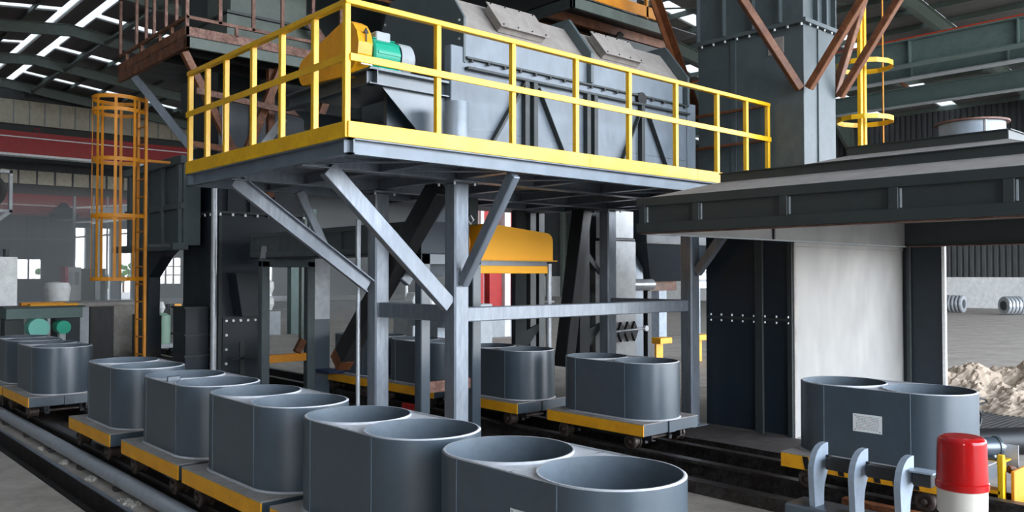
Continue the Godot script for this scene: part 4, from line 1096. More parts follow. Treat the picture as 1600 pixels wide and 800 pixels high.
	for k in 8:
		part(t, "bolt", mb().bolt(v(bx - 0.03, -0.565, -7.05 + k * 0.172), Vector3.UP, 0.014), M.bolt)
		part(t, "bolt", mb().bolt(v(bx - 0.03, -0.64, -7.05 + k * 0.172), Vector3.DOWN, 0.013), M.bolt)
	part(t, "lit_back", mb().bb(v(bx + 0.02, -H, bz - 0.03), v(13.55, 0.44, bz), 0.004), M.booth, "brushed back panel, pale as its lit face")
	part(t, "panel_frame", mb().bb(v(bx, -H, bz), v(bx + 0.05, 0.44, bz + 0.02), 0.003), M.dusty)
	part(t, "panel_frame", mb().bb(v(bx, 0.37, bz), v(13.5, 0.43, bz + 0.018), 0.003), M.booth)
	part(t, "shaded_return", mb().bb(v(13.52, -H, bz), v(13.55, 0.44, -5.16)), M.paint_deep, "return panel coloured dark as its shaded face")
	part(t, "return_edge", mb().bb(v(13.50, -H, -5.2), v(13.56, 0.44, -5.15), 0.005), M.white)
	part(t, "return_post", mb().bb(v(13.47, -H, -5.72), v(13.52, 0.44, -5.66), 0.004), M.paint_dark)
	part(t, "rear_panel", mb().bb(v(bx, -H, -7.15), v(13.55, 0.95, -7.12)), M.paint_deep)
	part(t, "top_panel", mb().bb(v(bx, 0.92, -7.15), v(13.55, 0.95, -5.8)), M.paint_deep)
	# tower duct above the booth
	t = thing("duct_tower", "tall square flanged duct rising behind the hood", "duct", v(10.95, 0.95, -6.6))
	var tx := 10.5; var tz := -5.79; var tb := -7.5
	part(t, "casing", mb().bb(v(tx, 0.95, tb), v(11.38, 3.40, tz), 0.006), M.paint_mid)
	part(t, "face_strip", mb().bb(v(10.86, 0.95, tz), v(11.05, 3.38, tz + 0.02)), M.paint_mid)
	part(t, "edge_strip", mb().bb(v(tx - 0.02, 0.95, -6.92), v(tx, 3.38, -6.84)), M.paint_mid)
	part(t, "upper_casing", mb().bb(v(tx - 0.02, 3.46, tb - 0.02), v(11.40, 6.5, tz + 0.01), 0.006), M.paint_mid)
	part(t, "flange", mb().bb(v(tx - 0.07, 3.40, tb - 0.06), v(11.46, 3.46, tz + 0.07), 0.004), M.paint_mid)
	for k in 9:
		part(t, "bolt", mb().bolt(v(tx - 0.04, 3.39, tb + 0.1 + k * 0.2), Vector3.DOWN, 0.02), M.bolt)
		if k < 5: part(t, "bolt", mb().bolt(v(tx + 0.1 + k * 0.2, 3.39, tz + 0.04), Vector3.DOWN, 0.016), M.bolt)
	for z in [-7.45, -7.0, -6.52, -6.1]:
		part(t, "fin", mb().bb(v(tx - 0.10, 3.46, z - 0.01), v(tx - 0.02, 6.4, z + 0.01)), M.paint_mid)
	for x in [10.75, 11.0, 11.25]:
		part(t, "fin", mb().bb(v(x - 0.01, 3.46, tz + 0.01), v(x + 0.01, 6.4, tz + 0.08)), M.paint_mid)
	part(t, "blank_plate", mb().bb(v(tx - 0.012, 3.05, -6.32), v(tx, 3.28, -6.08), 0.002), M.dusty)
	# primer-brown knee braces that spread from the tower to the floor above
	var vb := [[Vector3(10.46, 2.5, -5.82), Vector3(9.55, 4.2, -6.5), "brown knee brace rising leftwards from the tower's front corner"], [Vector3(10.5, 2.5, -5.72), Vector3(10.5, 4.1, -4.55), "brown knee brace rising rightwards from the tower's front corner"],
		[Vector3(11.42, 2.52, -5.75), Vector3(11.42, 4.5, -4.35), "brown knee brace rising rightwards from the tower's right edge"], [Vector3(11.44, 2.55, -5.85), Vector3(12.6, 4.5, -5.85), "short brown knee brace behind the other two at the tower's right edge"]]
	for q in vb:
		solo("knee_brace", q[2], "brace", mb().bar(q[0] + Vector3(0, H, 0), q[1] + Vector3(0, H, 0), 0.10, 0.10, 0.008), M.primer, "brown braces on the duct tower")
	# yellow ladder behind the tower
	t = thing("yellow_ladder", "yellow ladder with a hoop cage behind the duct tower, above the hood roof", "ladder", v(15.6, 1.0, -7.4))
	var lx := 15.6; var lz := -7.45
	for s in [0.0, 0.16]:
		part(t, "stile", mb().bb(v(lx + s - 0.04, -H, lz - 0.04), v(lx + s + 0.04, 5.6, lz + 0.04), 0.01), M.yellow_rail)
	part(t, "cage_strap", mb().cyl(v(lx + 0.75, 1.2, lz + 0.1), v(lx + 0.75, 5.6, lz + 0.1), 0.016, 8), M.yellow_cage)
	for y in [2.95, 4.0]:
		var b := mb()
		var arc := []
		for k in 15:
			var a := TAU * k / 14.0
			arc.append(v(lx + 0.2 + cos(a) * 0.55, y, lz + sin(a) * 0.5))
		for k in 14: b.bar(arc[k], arc[k + 1], 0.012, 0.09)
		part(t, "hoop", b, M.yellow_rail)

# ================================================================== upper platforms
func build_upper() -> void:
	var t := thing("upper_platform", "rust-brown railed upper platform at the top left, on slanted braces", "platform", v(6.5, 3.2, -13.4))
	var x0 := 4.5; var z0 := -11.9; var x1 := 8.2; var zb := -14.9
	part(t, "edge_channel", mb().bb(v(x0, 3.22, z0 - 0.06), v(x1, 3.38, z0), 0.004), M.portal)
	part(t, "edge_channel", mb().bb(v(x0, 3.22, zb), v(x0 + 0.06, 3.38, z0), 0.004), M.primer)
	part(t, "toe_board", mb().bb(v(x0, 3.38, z0 - 0.02), v(x1, 3.52, z0)), M.primer_pale)
	part(t, "toe_board", mb().bb(v(x0, 3.38, zb), v(x0 + 0.02, 3.52, z0)), M.primer)
	part(t, "deck_plate", mb().bb(v(x0, 3.37, zb), v(5.6, 3.385, z0)).bb(v(5.6, 3.37, -13.7), v(x1, 3.385, z0)), M.steel_dark)
	for k in 2:
		part(t, "joist", mb().bb(v(x0 + 0.06, 3.22, -12.4 - k * 0.65), v(x1, 3.36, -12.34 - k * 0.65)), M.steel_dark)
	for z in [-14.85, -14.05, -13.6, -13.25, -12.75, -12.33]:
		part(t, "post", mb().bb(v(x0, 3.66, z - 0.025), v(x0 + 0.04, 4.6, z + 0.025)), M.primer_pale)
	for z in [-14.5, -13.8, -13.0, -12.5]:
		part(t, "short_post", mb().bb(v(x0, 3.5, z - 0.025), v(x0 + 0.04, 3.66, z + 0.025)), M.primer)
	for x in [4.52, 5.0, 5.51, 5.98, 6.5, 7.0]:
		part(t, "post", mb().bb(v(x - 0.025, 3.64 if x > 4.6 else 3.4, z0 - 0.04), v(x + 0.025, 4.6, z0)), M.primer_pale)
	for x in [5.25, 5.98, 6.75]:
		part(t, "short_post", mb().bb(v(x - 0.022, 3.5, z0 - 0.04), v(x + 0.022, 3.64, z0)), M.primer_pale)
	part(t, "lower_rail", mb().bb(v(x0, 3.63, z0 - 0.04), v(x1, 3.68, z0), 0.004), M.primer_pale)
	part(t, "lower_rail", mb().bb(v(x0, 3.63, zb), v(x0 + 0.04, 3.68, z0), 0.004), M.primer)
	part(t, "top_rail", mb().bb(v(x0, 4.58, z0 - 0.04), v(x1, 4.63, z0), 0.004), M.primer)
	part(t, "top_rail", mb().bb(v(x0, 4.58, zb), v(x0 + 0.04, 4.63, z0), 0.004), M.primer)
	part(t, "slanted_brace", mb().section(channel(0.08, 0.12), v(x0 + 0.05, 3.2, -14.2), v(x0 + 0.7, 1.98, -13.4), Vector3(0.5, 1, 0.3)), M.steel)
	part(t, "slanted_brace", mb().bar(v(4.15 + 0.4, 3.2, -12.1), v(5.35, 1.72, -12.1), 0.10, 0.11, 0.006), M.primer)
	part(t, "slanted_brace", mb().bar(v(6.05, 3.2, -12.1), v(5.45, 1.72, -12.1), 0.10, 0.12, 0.006), M.primer)
	part(t, "slanted_brace", mb().bar(v(7.0, 3.2, -12.1), v(6.3, 1.5, -12.1), 0.10, 0.12, 0.006), M.primer)
	part(t, "cross_rail", mb().bar(v(4.65, 2.62, -11.9), v(6.8, 2.45, -11.9), 0.05, 0.09, 0.004), M.primer_pale)
	part(t, "cross_rail", mb().bar(v(4.6, 1.86, -11.95), v(6.8, 1.76, -11.95), 0.05, 0.09, 0.004), M.primer)
	part(t, "hanging_post", mb().bb(v(5.9, 1.2, -12.3), v(6.0, 3.2, -12.2)), M.primer)
	solo("yellow_pole", "thin yellow pole standing behind the left railing", "pole", mb().bb(v(5.75, 1.185, -9.74), v(5.79, 2.1, -9.70), 0.004).bb(v(5.7, 1.18, -9.79), v(5.84, 1.19, -9.65)), M.yellow_cage)
	solo("white_tube", "thin white tube hanging by the dark tower behind the left railing", "tube", mb().cyl(v(5.1, 1.55, -12.0), v(5.1, 2.5, -12.0), 0.025, 10), M.white)
	solo("pale_plank", "pale slanting plank behind the left railing, beside the belt guard", "plank", mb().bar(v(4.93, 1.2, -9.6), v(5.4, 1.9, -9.6), 0.04, 0.11, 0.004), M.pale_grey)
	solo("pale_plank", "second shorter pale plank leaning farther left behind the railing", "plank", mb().bar(v(4.45, 1.35, -9.7), v(4.9, 1.95, -9.7), 0.04, 0.09, 0.004), M.galv)
	# equipment standing on the upper platform
	t = thing("grey_cabinet", "grey steel housing with a bolted ledge on the upper left platform", "cabinet", v(6.3, 3.4, -12.9))
	part(t, "lower_case", mb().bb(v(5.35, 3.39, -13.6), v(6.9, 4.02, -12.5), 0.006), M.portal)
	part(t, "upper_case", mb().bb(v(5.45, 4.06, -13.5), v(6.75, 5.2, -12.6), 0.006), M.portal)
	part(t, "ledge", mb().bb(v(5.33, 4.02, -13.65), v(6.95, 4.06, -12.45)), M.paint_dark)
	t = thing("pipe_unit", "pale pipe fitting and slanted wooden board on the upper platform", "fitting", v(7.0, 3.4, -12.3))
	part(t, "board", mb().bar(v(6.55, 4.15, -12.25), v(7.05, 3.6, -12.25), 0.03, 0.16), M.primer_pale)
	part(t, "pipe_stub", mb().cyl(v(6.8, 3.66, -12.3), v(7.3, 3.66, -12.3), 0.13, 16), M.pale_grey)
	part(t, "saddle", mb().bb(v(6.85, 3.39, -12.4), v(7.25, 3.55, -12.2)), M.paint_dark)
	t = thing("green_crate", "bright green plastic crate with handle slots at the end of the upper platform", "crate", v(7.6, 3.4, -12.3))
	part(t, "body", mb().bb(v(7.42, 3.39, -12.45), v(7.8, 3.74, -12.1), 0.02), M.green_box)
	for k in 3: part(t, "slot", mb().bb(v(7.49 + k * 0.1, 3.60, -12.1), v(7.54 + k * 0.1, 3.68, -12.092)), M.black)
	solo("round_drum", "pinkish round drum end beside the green crate on the upper platform", "drum", mb().lathe([Vector2(0, 0), Vector2(0.14, 0), Vector2(0.14, 0.32), Vector2(0, 0.32)], v(7.98, 3.385, -12.25), Basis(), 20), M.primer_pale)
	# second upper platform over the screening box
	t = thing("top_platform", "upper platform with a yellow toe board above the screening box, cut by the top edge", "platform", v(10, 3.9, -9.5))
	var xa := 9.0; var zc := -8.66; var xe := 11.15
	part(t, "edge_channel", mb().bb(v(xa, 3.98, zc - 0.06), v(xe, 4.16, zc), 0.004), M.portal)
	part(t, "edge_channel", mb().bb(v(xa, 3.98, -11.5), v(xa + 0.06, 4.16, zc), 0.004), M.paint_dark)
	part(t, "deck_plate", mb().bb(v(xa, 4.14, -11.5), v(xe + 1.0, 4.16, zc)), M.steel_dark)
	for k in 4: part(t, "joist", mb().bb(v(xa + 0.06, 3.98, -9.3 - k * 0.6), v(xe + 1.0, 4.13, -9.22 - k * 0.6)), M.primer)
	part(t, "toe_board", mb().bb(v(xa + 0.25, 4.18, zc - 0.02), v(xe, 4.36, zc), 0.003), M.yellow_cage)
	part(t, "toe_board", mb().bb(v(xe, 4.18, zc - 0.5), v(xe + 0.02, 4.36, zc), 0.003), M.yellow_cage)
	for x in [9.3, 10.75]: part(t, "post", mb().bb(v(x - 0.025, 4.16, zc - 0.05), v(x + 0.025, 5.3, zc)), M.yellow_cage)
	part(t, "pale_pillar", mb().bb(v(10.55, 4.16, zc - 0.6), v(10.9, 5.6, zc - 0.35)), M.pale_grey)
	part(t, "leaning_strut", mb().bar(v(10.6, 3.98, -9.1), v(10.05, 3.1, -9.3), 0.09, 0.09), M.steel_dark)
	solo("long_brace", "long rust-brown angle brace leaning right of the screening box up to the top edge", "brace", mb().section(PackedVector2Array([Vector2(0, 0), Vector2(0.13, 0), Vector2(0.13, 0.02), Vector2(0.02, 0.02), Vector2(0.02, 0.13), Vector2(0, 0.13)]), v(10.85, 2.35, -7.75), v(10.2, 4.5, -8.2), Vector3(0, 0, 1)), M.primer)
	t = thing("brown_casing", "dark red-brown casing behind the right end of the screening box", "casing", v(11.0, 2.6, -9.6))
	part(t, "casing", mb().bb(v(10.5, 2.4, -10.2), v(12.2, 3.7, -9.3)), M.primer)
	part(t, "stand", mb().bb(v(10.7, -H, -10.1), v(10.9, 2.4, -9.9)), M.paint_dark)
	part(t, "dark_cap", mb().bb(v(10.4, 3.7, -10.3), v(12.3, 3.95, -9.2)), M.paint_dark)
	t = thing("rear_elevator", "dark elevator casing behind the screening box, under the top platform", "tower", v(10, 1.2, -12))
	part(t, "casing", mb().bb(v(8.6, 1.3, -13.2), v(12.5, 6.6, -12.2)), M.paint_dark)
	for x in [12.2, 12.45]: part(t, "leg", mb().bb(v(x - 0.08, -H, -13.1), v(x + 0.08, 1.3, -12.9)), M.paint_dark)
	part(t, "flange", mb().bb(v(8.5, 2.9, -13.3), v(12.6, 2.98, -12.1)), M.paint_dark)
	# overhead trunk above the machine that closes the view to the roof
	t = thing("overhead_trunk", "dark overhead trunk running behind the top platform to the duct tower", "duct", v(10, 5.2, -10.5))
	part(t, "trunk", mb().bb(v(7.2, 4.7, -11.8), v(12.0, 6.4, -10.0)), M.paint_dark)

# ================================================================== bumper, beacon, gear motor
func build_bumper_and_beacon() -> void:
	var t := thing("hook_stop", "three curved steel hook plates with tie bars before the right bucket", "bumper", v(6.55, -H, -3.2))
	var prof := PackedVector2Array([Vector2(0.12, 0.01), Vector2(0.12, -0.10), Vector2(0.11, -0.22), Vector2(0.085, -0.27), Vector2(0.055, -0.33), Vector2(0.045, -0.40), Vector2(0.045, -0.50), Vector2(-0.10, -0.50), Vector2(-0.125, -0.22), Vector2(-0.12, -0.16), Vector2(-0.095, -0.09), Vector2(-0.055, -0.04), Vector2(0.0, -0.005), Vector2(0.06, 0.01)])
	for z in [-3.52, -3.18, -2.82]:
		part(t, "hook_plate", mb().prism(prof, v(6.58, -1.41, z - 0.03), Basis(), 0.05), M.sheet)
		part(t, "tie_stub", mb().bb(v(6.66, -1.60, z + 0.02), v(6.70, -1.50, z + 0.05)), M.steel_dark)
	for q in [[-3.46, -3.21], [-3.12, -2.85], [-2.76, -2.62]]:
		part(t, "tie_bar", mb().bb(v(6.57, -1.60, q[0]), v(6.67, -1.505, q[1]), 0.006), M.steel_dark)
	part(t, "end_plate", mb().bb(v(6.55, -1.50, -2.78), v(6.69, -1.485, -2.6), 0.003), M.sheet)
	part(t, "base_beam", mb().bb(v(6.42, -2.06, -3.75), v(6.74, -1.90, -1.8), 0.015), M.paint)
	part(t, "foot", mb().bb(v(6.46, -H, -3.6), v(6.7, -2.06, -3.4)), M.steel_dark)
	part(t, "foot", mb().bb(v(6.46, -H, -2.3), v(6.7, -2.06, -2.1)), M.steel_dark)
	part(t, "rear_rail", mb().bb(v(6.92, -2.0, -3.5), v(7.0, -1.90, -1.8), 0.006), M.primer)
	# beacon on a post
	var d := Vector3(3.42, -0.718, -1.251)
	t = thing("warning_beacon", "glossy red warning beacon with pale base, closest to the viewer, lower right", "beacon", Vector3(d.x, 0, d.z))
	var c := Vector3(d.x, d.y + H, d.z)
	part(t, "base", mb().lathe([Vector2(0, -0.185), Vector2(0.082, -0.185), Vector2(0.086, -0.18), Vector2(0.087, -0.09), Vector2(0, -0.09)], c, Basis(), 48), M.beige)
	part(t, "collar", mb().lathe([Vector2(0.088, -0.092), Vector2(0.0925, -0.089), Vector2(0.0925, -0.066), Vector2(0.089, -0.062)], c, Basis(), 48), M.lens)
	var ln := [Vector2(0.089, -0.062), Vector2(0.085, 0.085)]
	for k in 8:
		var a := PI / 2 * k / 7.0
		ln.append(Vector2(0.055 + cos(a) * 0.03, 0.085 + sin(a) * 0.022))
	ln.append(Vector2(0, 0.108))
	part(t, "lens", mb().lathe(ln, c, Basis(), 48), M.lens, "glossy red lens")
	part(t, "reflector", mb().lathe([Vector2(0, -0.088), Vector2(0.05, -0.088), Vector2(0.05, -0.02), Vector2(0.03, 0.02), Vector2(0.022, 0.06), Vector2(0, 0.07)], c, Basis(), 24), M.red)
	part(t, "mount_stud", mb().cyl(c + Vector3(-0.03, -0.22, 0), c + Vector3(-0.03, -0.18, 0), 0.012, 10), M.galv)
	part(t, "bracket", mb().bb(c + Vector3(-0.08, -0.225, -0.06), c + Vector3(0.08, -0.215, 0.06)), M.steel_dark)
	part(t, "post", mb().cyl(Vector3(d.x, 0, d.z), c + Vector3(0, -0.225, 0), 0.025, 12), M.steel_dark)
	# gear motor on a yellow stand
	t = thing("gear_motor", "small blue-grey gear motor on a yellow stand behind the red beacon", "motor", v(8.45, -H, -2.8))
	part(t, "stand_plate", mb().bb(v(8.30, -1.70, -3.02), v(8.62, -1.685, -2.72)), M.yellow_rail)
	part(t, "stand_post", mb().bb(v(8.24, -H, -2.72), v(8.29, -1.60, -2.67), 0.006), M.yellow_rail)
	part(t, "stand_post", mb().bb(v(8.34, -H, -2.74), v(8.38, -1.66, -2.69), 0.006), M.yellow)
	part(t, "stand_post", mb().bb(v(8.24, -1.9, -3.04), v(8.33, -1.40, -2.98), 0.006), M.yellow_rail)
	part(t, "stand_post", mb().bb(v(8.24, -H, -3.04), v(8.29, -1.9, -2.98), 0.006), M.yellow)
	part(t, "cross_bar", mb().bb(v(8.24, -1.95, -3.0), v(8.38, -1.92, -2.7)), M.yellow)
	var gx := Basis(Vector3(0, 1, 0), Vector3(0.8, 0, 0.6), Vector3(0.6, 0, -0.8))
	part(t, "housing", mb().lathe([Vector2(0, -0.13), Vector2(0.075, -0.13), Vector2(0.09, -0.11), Vector2(0.09, 0.05), Vector2(0.1, 0.055), Vector2(0.1, 0.08), Vector2(0.07, 0.085)], v(8.47, -1.585, -2.86), gx, 24), M.paint)
	part(t, "end_bell", mb().lathe([Vector2(0.07, 0.08), Vector2(0.055, 0.09), Vector2(0.05, 0.12), Vector2(0.03, 0.13), Vector2(0.02, 0.16), Vector2(0, 0.16)], v(8.47, -1.585, -2.86), gx, 20), M.galv)
	part(t, "foot", mb().bb(v(8.38, -1.685, -2.95), v(8.56, -1.655, -2.76), 0.006), M.paint)
	for q in [[8.4, -2.93], [8.54, -2.93], [8.4, -2.79], [8.54, -2.79]]: part(t, "bolt", mb().bolt(v(q[0], -1.652, q[1]), Vector3.UP, 0.012), M.bolt)
	part(t, "gland", mb().lathe([Vector2(0, -0.03), Vector2(0.035, -0.02), Vector2(0.04, 0.02), Vector2(0.02, 0.04), Vector2(0, 0.045)], v(8.47, -1.76, -2.68), gx, 16), M.primer_pale)
	part(t, "face_plate", mb().bb(v(8.60, -1.82, -2.78), v(8.612, -1.56, -2.66)), M.galv)
	solo("yellow_guard", "plain yellow sheet guard at the right frame edge behind the beacon", "guard", mb().bb(v(8.30, -H, -2.63), v(9.3, -1.74, -2.60), 0.006), M.yellow_cage)
	solo("rubber_roll", "black rubber roll lying behind the gear motor", "roll", mb().cyl(v(10.7, -1.99, -3.9), v(12.0, -1.99, -3.0), 0.16, 20), M.rubber)
	var hs := []
	for k in 22:
		var a := TAU * k / 13.0 + 0.6
		hs.append(v(8.86 + cos(a) * 0.17, -1.32 - k * 0.005 + sin(a) * (0.13 if k < 13 else 0.09), -3.05 - k * 0.006))
	hs.push_front(v(8.55, -1.36, -3.3))
	hs.append(v(8.6, -1.47, -3.3))
	hs.append(v(8.4, -H + 0.02, -3.4))
	solo("black_hose", "looped black hose beside the right bucket", "hose", mb().tube(hs, 0.011, 8), M.rubber)
	# chequered walkway and sand
	t = thing("walkway_grating", "ribbed pale steel walkway plate behind the right bucket", "grating", v(13.2, -H, -4.0))
	part(t, "plate", mb().bb(v(11.9, -H, -5.0), v(14.4, -H + 0.03, -2.9)), M.dusty)
	for k in 26:
		part(t, "rib", mb().bb(v(11.92, -H + 0.03, -4.96 + k * 0.08), v(14.38, -H + 0.045, -4.925 + k * 0.08)), M.steel_dark)
	var nz := FastNoiseLite.new()
	nz.seed = 4
	nz.frequency = 0.55
	nz.fractal_octaves = 5
	var o := mb()
	var N := 170
	var hgt := func(i: int, j: int) -> Vector3:
		var x := 13.9 + 6.4 * i / N; var z := -7.3 + 6.2 * j / N
		var y := 0.0
		for q in [[16.4, -4.6, 1.9, 0.80], [15.5, -5.6, 1.6, 0.62], [17.6, -3.6, 2.0, 0.72], [15.0, -4.4, 1.2, 0.38]]:
			var r: float = Vector2(x - q[0], z - q[1]).length() / q[2]
			y = max(y, q[3] * (1.0 - r))
		y += (nz.get_noise_2d(x * 3.0, z * 3.0) * 0.16 + nz.get_noise_2d(x * 16.0, z * 16.0) * 0.07) * clamp(y * 4.0, 0.0, 1.0)
		return Vector3(x, max(y - 0.02, -0.03), z)
	for i in N:
		for j in N:
			var a: Vector3 = hgt.call(i, j); var b: Vector3 = hgt.call(i + 1, j); var cc: Vector3 = hgt.call(i + 1, j + 1); var e: Vector3 = hgt.call(i, j + 1)
			o.tri(a, cc, b); o.tri(a, e, cc)
	solo("sand_pile", "heap of pale pinkish sand on the floor at the right edge", "sand", o, M.sand, "", "stuff")

# ================================================================== background
func build_background() -> void:
	# rings on the floor by the right wall
	for k in 3:
		var t := thing("coil_ring", ["group-end grey ring roll farthest left by the white plinth, right background", "front grey ring standing on the floor at the right edge by the plinth", "second grey ring just behind the front ring at the right edge"][k], "roller", Vector3([50.5, 50.0, 51.6][k], 0, [-18.4, -15.4, -14.2][k]), "ring rolls by the right wall")
		var ax := Basis(Vector3(0, 1, 0), Vector3(0, 0, 1), Vector3(1, 0, 0))
		if k > 0: ax = Basis(Vector3(0, 1, 0), Vector3(0.8, 0, 0.6), Vector3(0.6, 0, -0.8))
		for j in 5:
			part(t, "ring", mb().lathe([Vector2(0.26, 0), Vector2(0.47, 0), Vector2(0.5, 0.06), Vector2(0.47, 0.14), Vector2(0.26, 0.14), Vector2(0.26, 0)], t.position + Vector3(0, 0.5, 0) - ax.y * (j * 0.2), ax, 24), M.galv)
		part(t, "core", mb().cyl(t.position + Vector3(0, 0.5, 0) - ax.y * 0.85, t.position + Vector3(0, 0.5, 0) + ax.y * 0.05, 0.24, 16), M.paint_dark)
	# far left: table with motors, cabinets, ramp
	var t := thing("test_table", "grey steel table with yellow bars on top and green motors beneath, far left", "table", Vector3(4.6, 0, -20.3))
	part(t, "top_beam", mb().bb(v(3.88, -0.93, -20.6), v(5.34, -0.70, -19.9), 0.01), M.girder)
	part(t, "top_plate", mb().bb(v(3.82, -0.70, -20.7), v(5.38, -0.67, -19.85)), M.paint_dark)
	part(t, "leg", mb().bb(v(4.85, -H, -20.5), v(5.34, -0.93, -20.1)), M.paint_deep)
	part(t, "leg", mb().bb(v(3.9, -H, -20.5), v(4.25, -0.93, -20.1)), M.paint_dark)
	t = thing("yellow_bars", "pair of flat yellow bars lying on the grey table at far left", "bars", v(4.8, -0.67, -20.2))
	part(t, "bar", mb().bb(v(4.35, -0.67, -20.25), v(5.3, -0.62, -20.05), 0.008), M.yellow)
	part(t, "bar", mb().bb(v(4.25, -0.67, -20.55), v(5.1, -0.60, -20.35), 0.008), M.yellow_cage)
	for k in 2:
		t = thing("green_motor", ["pale turquoise round motor end under the left table", "darker green motor with a stand, under the table's middle"][k], "motor", v([4.45, 4.95][k], -H, -19.8))
		var x: float = [4.45, 4.92][k]
		part(t, "body", mb().cyl(v(x, -1.12, -20.1), v(x, -1.12, -19.7), [0.2, 0.14][k], 24), M.teal if k == 1 else mat("mint", Color(0.45, 0.75, 0.68), 0.5))
		part(t, "stand", mb().bb(v(x - 0.06, -H, -20.0), v(x + 0.06, -1.25, -19.8)), M.pale_grey)
	solo("rust_plate", "upright brown-grey steel plate leaning by the ramp, right of the table", "plate", mb().bb(v(5.6, -H, -20.4), v(6.1, -0.72, -20.3), 0.006), M.steel_dark)
	solo("ribbed_screen", "narrow pale grey ribbed panel standing beside the table", "panel", mb().bb(v(5.38, -H, -20.3), v(5.56, -0.72, -20.25)), M.pale_grey)
	solo("long_ramp", "long low grey bench top running across behind the table and ladder", "bench", mb().bb(v(5.6, -0.78, -24.5), v(7.9, -0.70, -22.6)).bb(v(5.8, -H, -24.4), v(7.8, -0.78, -22.7)), M.dusty)
	t = thing("white_cabinet", "white machine cabinet at the left frame edge", "cabinet", v(5.6, -H, -30))
	part(t, "case", mb().bb(v(4.2, -1.3, -31), v(6.15, 0.55, -30), 0.02), M.white)
	part(t, "plinth", mb().bb(v(4.3, -H, -30.9), v(6.0, -1.3, -30.1)), M.paint_dark)
	part(t, "lamp_stub", mb().cyl(v(5.9, 0.55, -30.4), v(5.9, 0.8, -30.4), 0.08, 12), M.paint_dark)
	t = thing("cone_mixer", "white tapered drum on a stand behind the table, far left", "mixer", v(8.2, -H, -34))
	part(t, "drum", mb().lathe([Vector2(0, -1.3), Vector2(0.34, -1.3), Vector2(0.45, -0.5), Vector2(0.38, -0.3), Vector2(0, -0.26)], v(8.25, 0, -34), Basis(), 20), M.white)
	part(t, "stand", mb().bb(v(7.85, -H, -34.4), v(8.65, -1.3, -33.6)), M.pale_grey)
	t = thing("wall_fan", "big round black fan in a pale square frame at the left edge", "fan", v(5.3, 1.5, -32))
	var fx := 5.0
	part(t, "frame", mb().bb(v(4.0, 2.05, -32), v(6.35, 2.15, -31.8)).bb(v(4.0, 3.35, -32), v(6.35, 3.45, -31.8)).bb(v(6.25, 2.05, -32), v(6.35, 3.45, -31.8)), M.pale_grey)
	part(t, "ring", mb().lathe([Vector2(0, 0), Vector2(0.6, 0), Vector2(0.62, 0.1), Vector2(0.5, 0.12), Vector2(0, 0.05)], v(5.55, 2.75, -31.9), Basis(Vector3(1, 0, 0), Vector3(0, 0, 1), Vector3(0, -1, 0)), 28), M.black)
	part(t, "bracket_arm", mb().bar(v(6.3, 2.1, -31.9), v(5.4, 1.3, -31.9), 0.08, 0.12), M.pale_grey)
	part(t, "support_post", mb().bb(v(5.0, -H, -32.05), v(5.15, 2.1, -31.85)), M.pale_grey)
	t = thing("white_kiosk", "pale kiosk with a pink edge and windows before the far doorway", "kiosk", v(16, -H, -52))
	part(t, "case", mb().bb(v(13.15, -H, -53), v(13.85, 0.42, -52)), M.white)
	part(t, "pink_edge", mb().bb(v(13.0, -H, -53), v(13.17, 0.46, -51.95)), mat("pink", Color(0.85, 0.45, 0.48), 0.6))
	for x in [13.2, 13.5]: part(t, "window", mb().bb(v(x, -0.6, -52), v(x + 0.22, 0.15, -51.97)), M.glass)
	solo("grey_locker", "grey green locker block right of the pale kiosk before the doorway", "locker", mb().bb(v(14.0, -H, -54), v(15.3, 0.35, -52.5), 0.02), M.portal)
	for k in 5:
		solo("lattice_post", ["leftmost", "second", "middle", "fourth", "rightmost"][k] + " thin pale post of the access frame below the far crane", "post", mb().bb(v(17.2 + k * 0.9, -H, -62.1), v(17.3 + k * 0.9, 5.4, -62)), M.pale_grey, "thin posts under the far crane")
	t = thing("access_rails", "pale sloping rails on the post frame below the far crane", "rails", v(20, -H, -62))
	for x in [16.1, 23.9]: part(t, "rail_post", mb().bb(v(x - 0.08, -H, -62.3), v(x + 0.08, 5.3, -62.15)), M.pale_grey)
	for y in [2.9, 3.9, 4.9]: part(t, "tray_rail", mb().bar(v(16.0, y - 0.4, -62.2), v(24.0, y + 0.5, -62.2), 0.08, 0.12), M.white)
	t = thing("cable_tray", "sloping white cable tray right of the ladder cage, left background", "tray", v(20, 3.5, -45))
	part(t, "tray", mb().bar(v(11.0, 2.6, -40), v(18.5, 3.9, -40), 0.1, 0.5), M.pale_grey)
	part(t, "tray_light", mb().bar(v(11.0, 2.25, -40), v(18.5, 3.5, -40), 0.15, 0.08), M.white)
	part(t, "drop_post", mb().bb(v(11.2, -H, -40.1), v(11.4, 2.6, -39.9)), M.pale_grey)
	part(t, "drop_post", mb().bb(v(18.0, -H, -40.1), v(18.2, 3.4, -39.9)), M.pale_grey)
	# green drum and safety chain seen below the side bin
	t = thing("green_cylinder", "pale green cylinder on a low trolley below the side bin", "cylinder", v(8.3, -H, -23.5))
	part(t, "barrel", mb().lathe([Vector2(0, -1.75), Vector2(0.22, -1.75), Vector2(0.22, -1.05), Vector2(0.1, -0.98), Vector2(0, -0.98)], v(7.75, 0, -22), Basis(), 20), mat("sage", Color(0.52, 0.64, 0.56), 0.5))
	part(t, "valve", mb().lathe([Vector2(0.04, -0.98), Vector2(0.1, -0.85), Vector2(0.05, -0.7), Vector2(0, -0.68)], v(7.75, 0, -22), Basis(), 12), M.white)
	part(t, "trolley", mb().bb(v(7.45, -1.85, -22.3), v(8.2, -1.75, -21.7)), M.pale_grey)
	for x in [7.6, 8.05]: part(t, "wheel", mb().cyl(v(x, -2.02, -22.1), v(x, -2.02, -21.9), 0.13, 14), M.rubber)
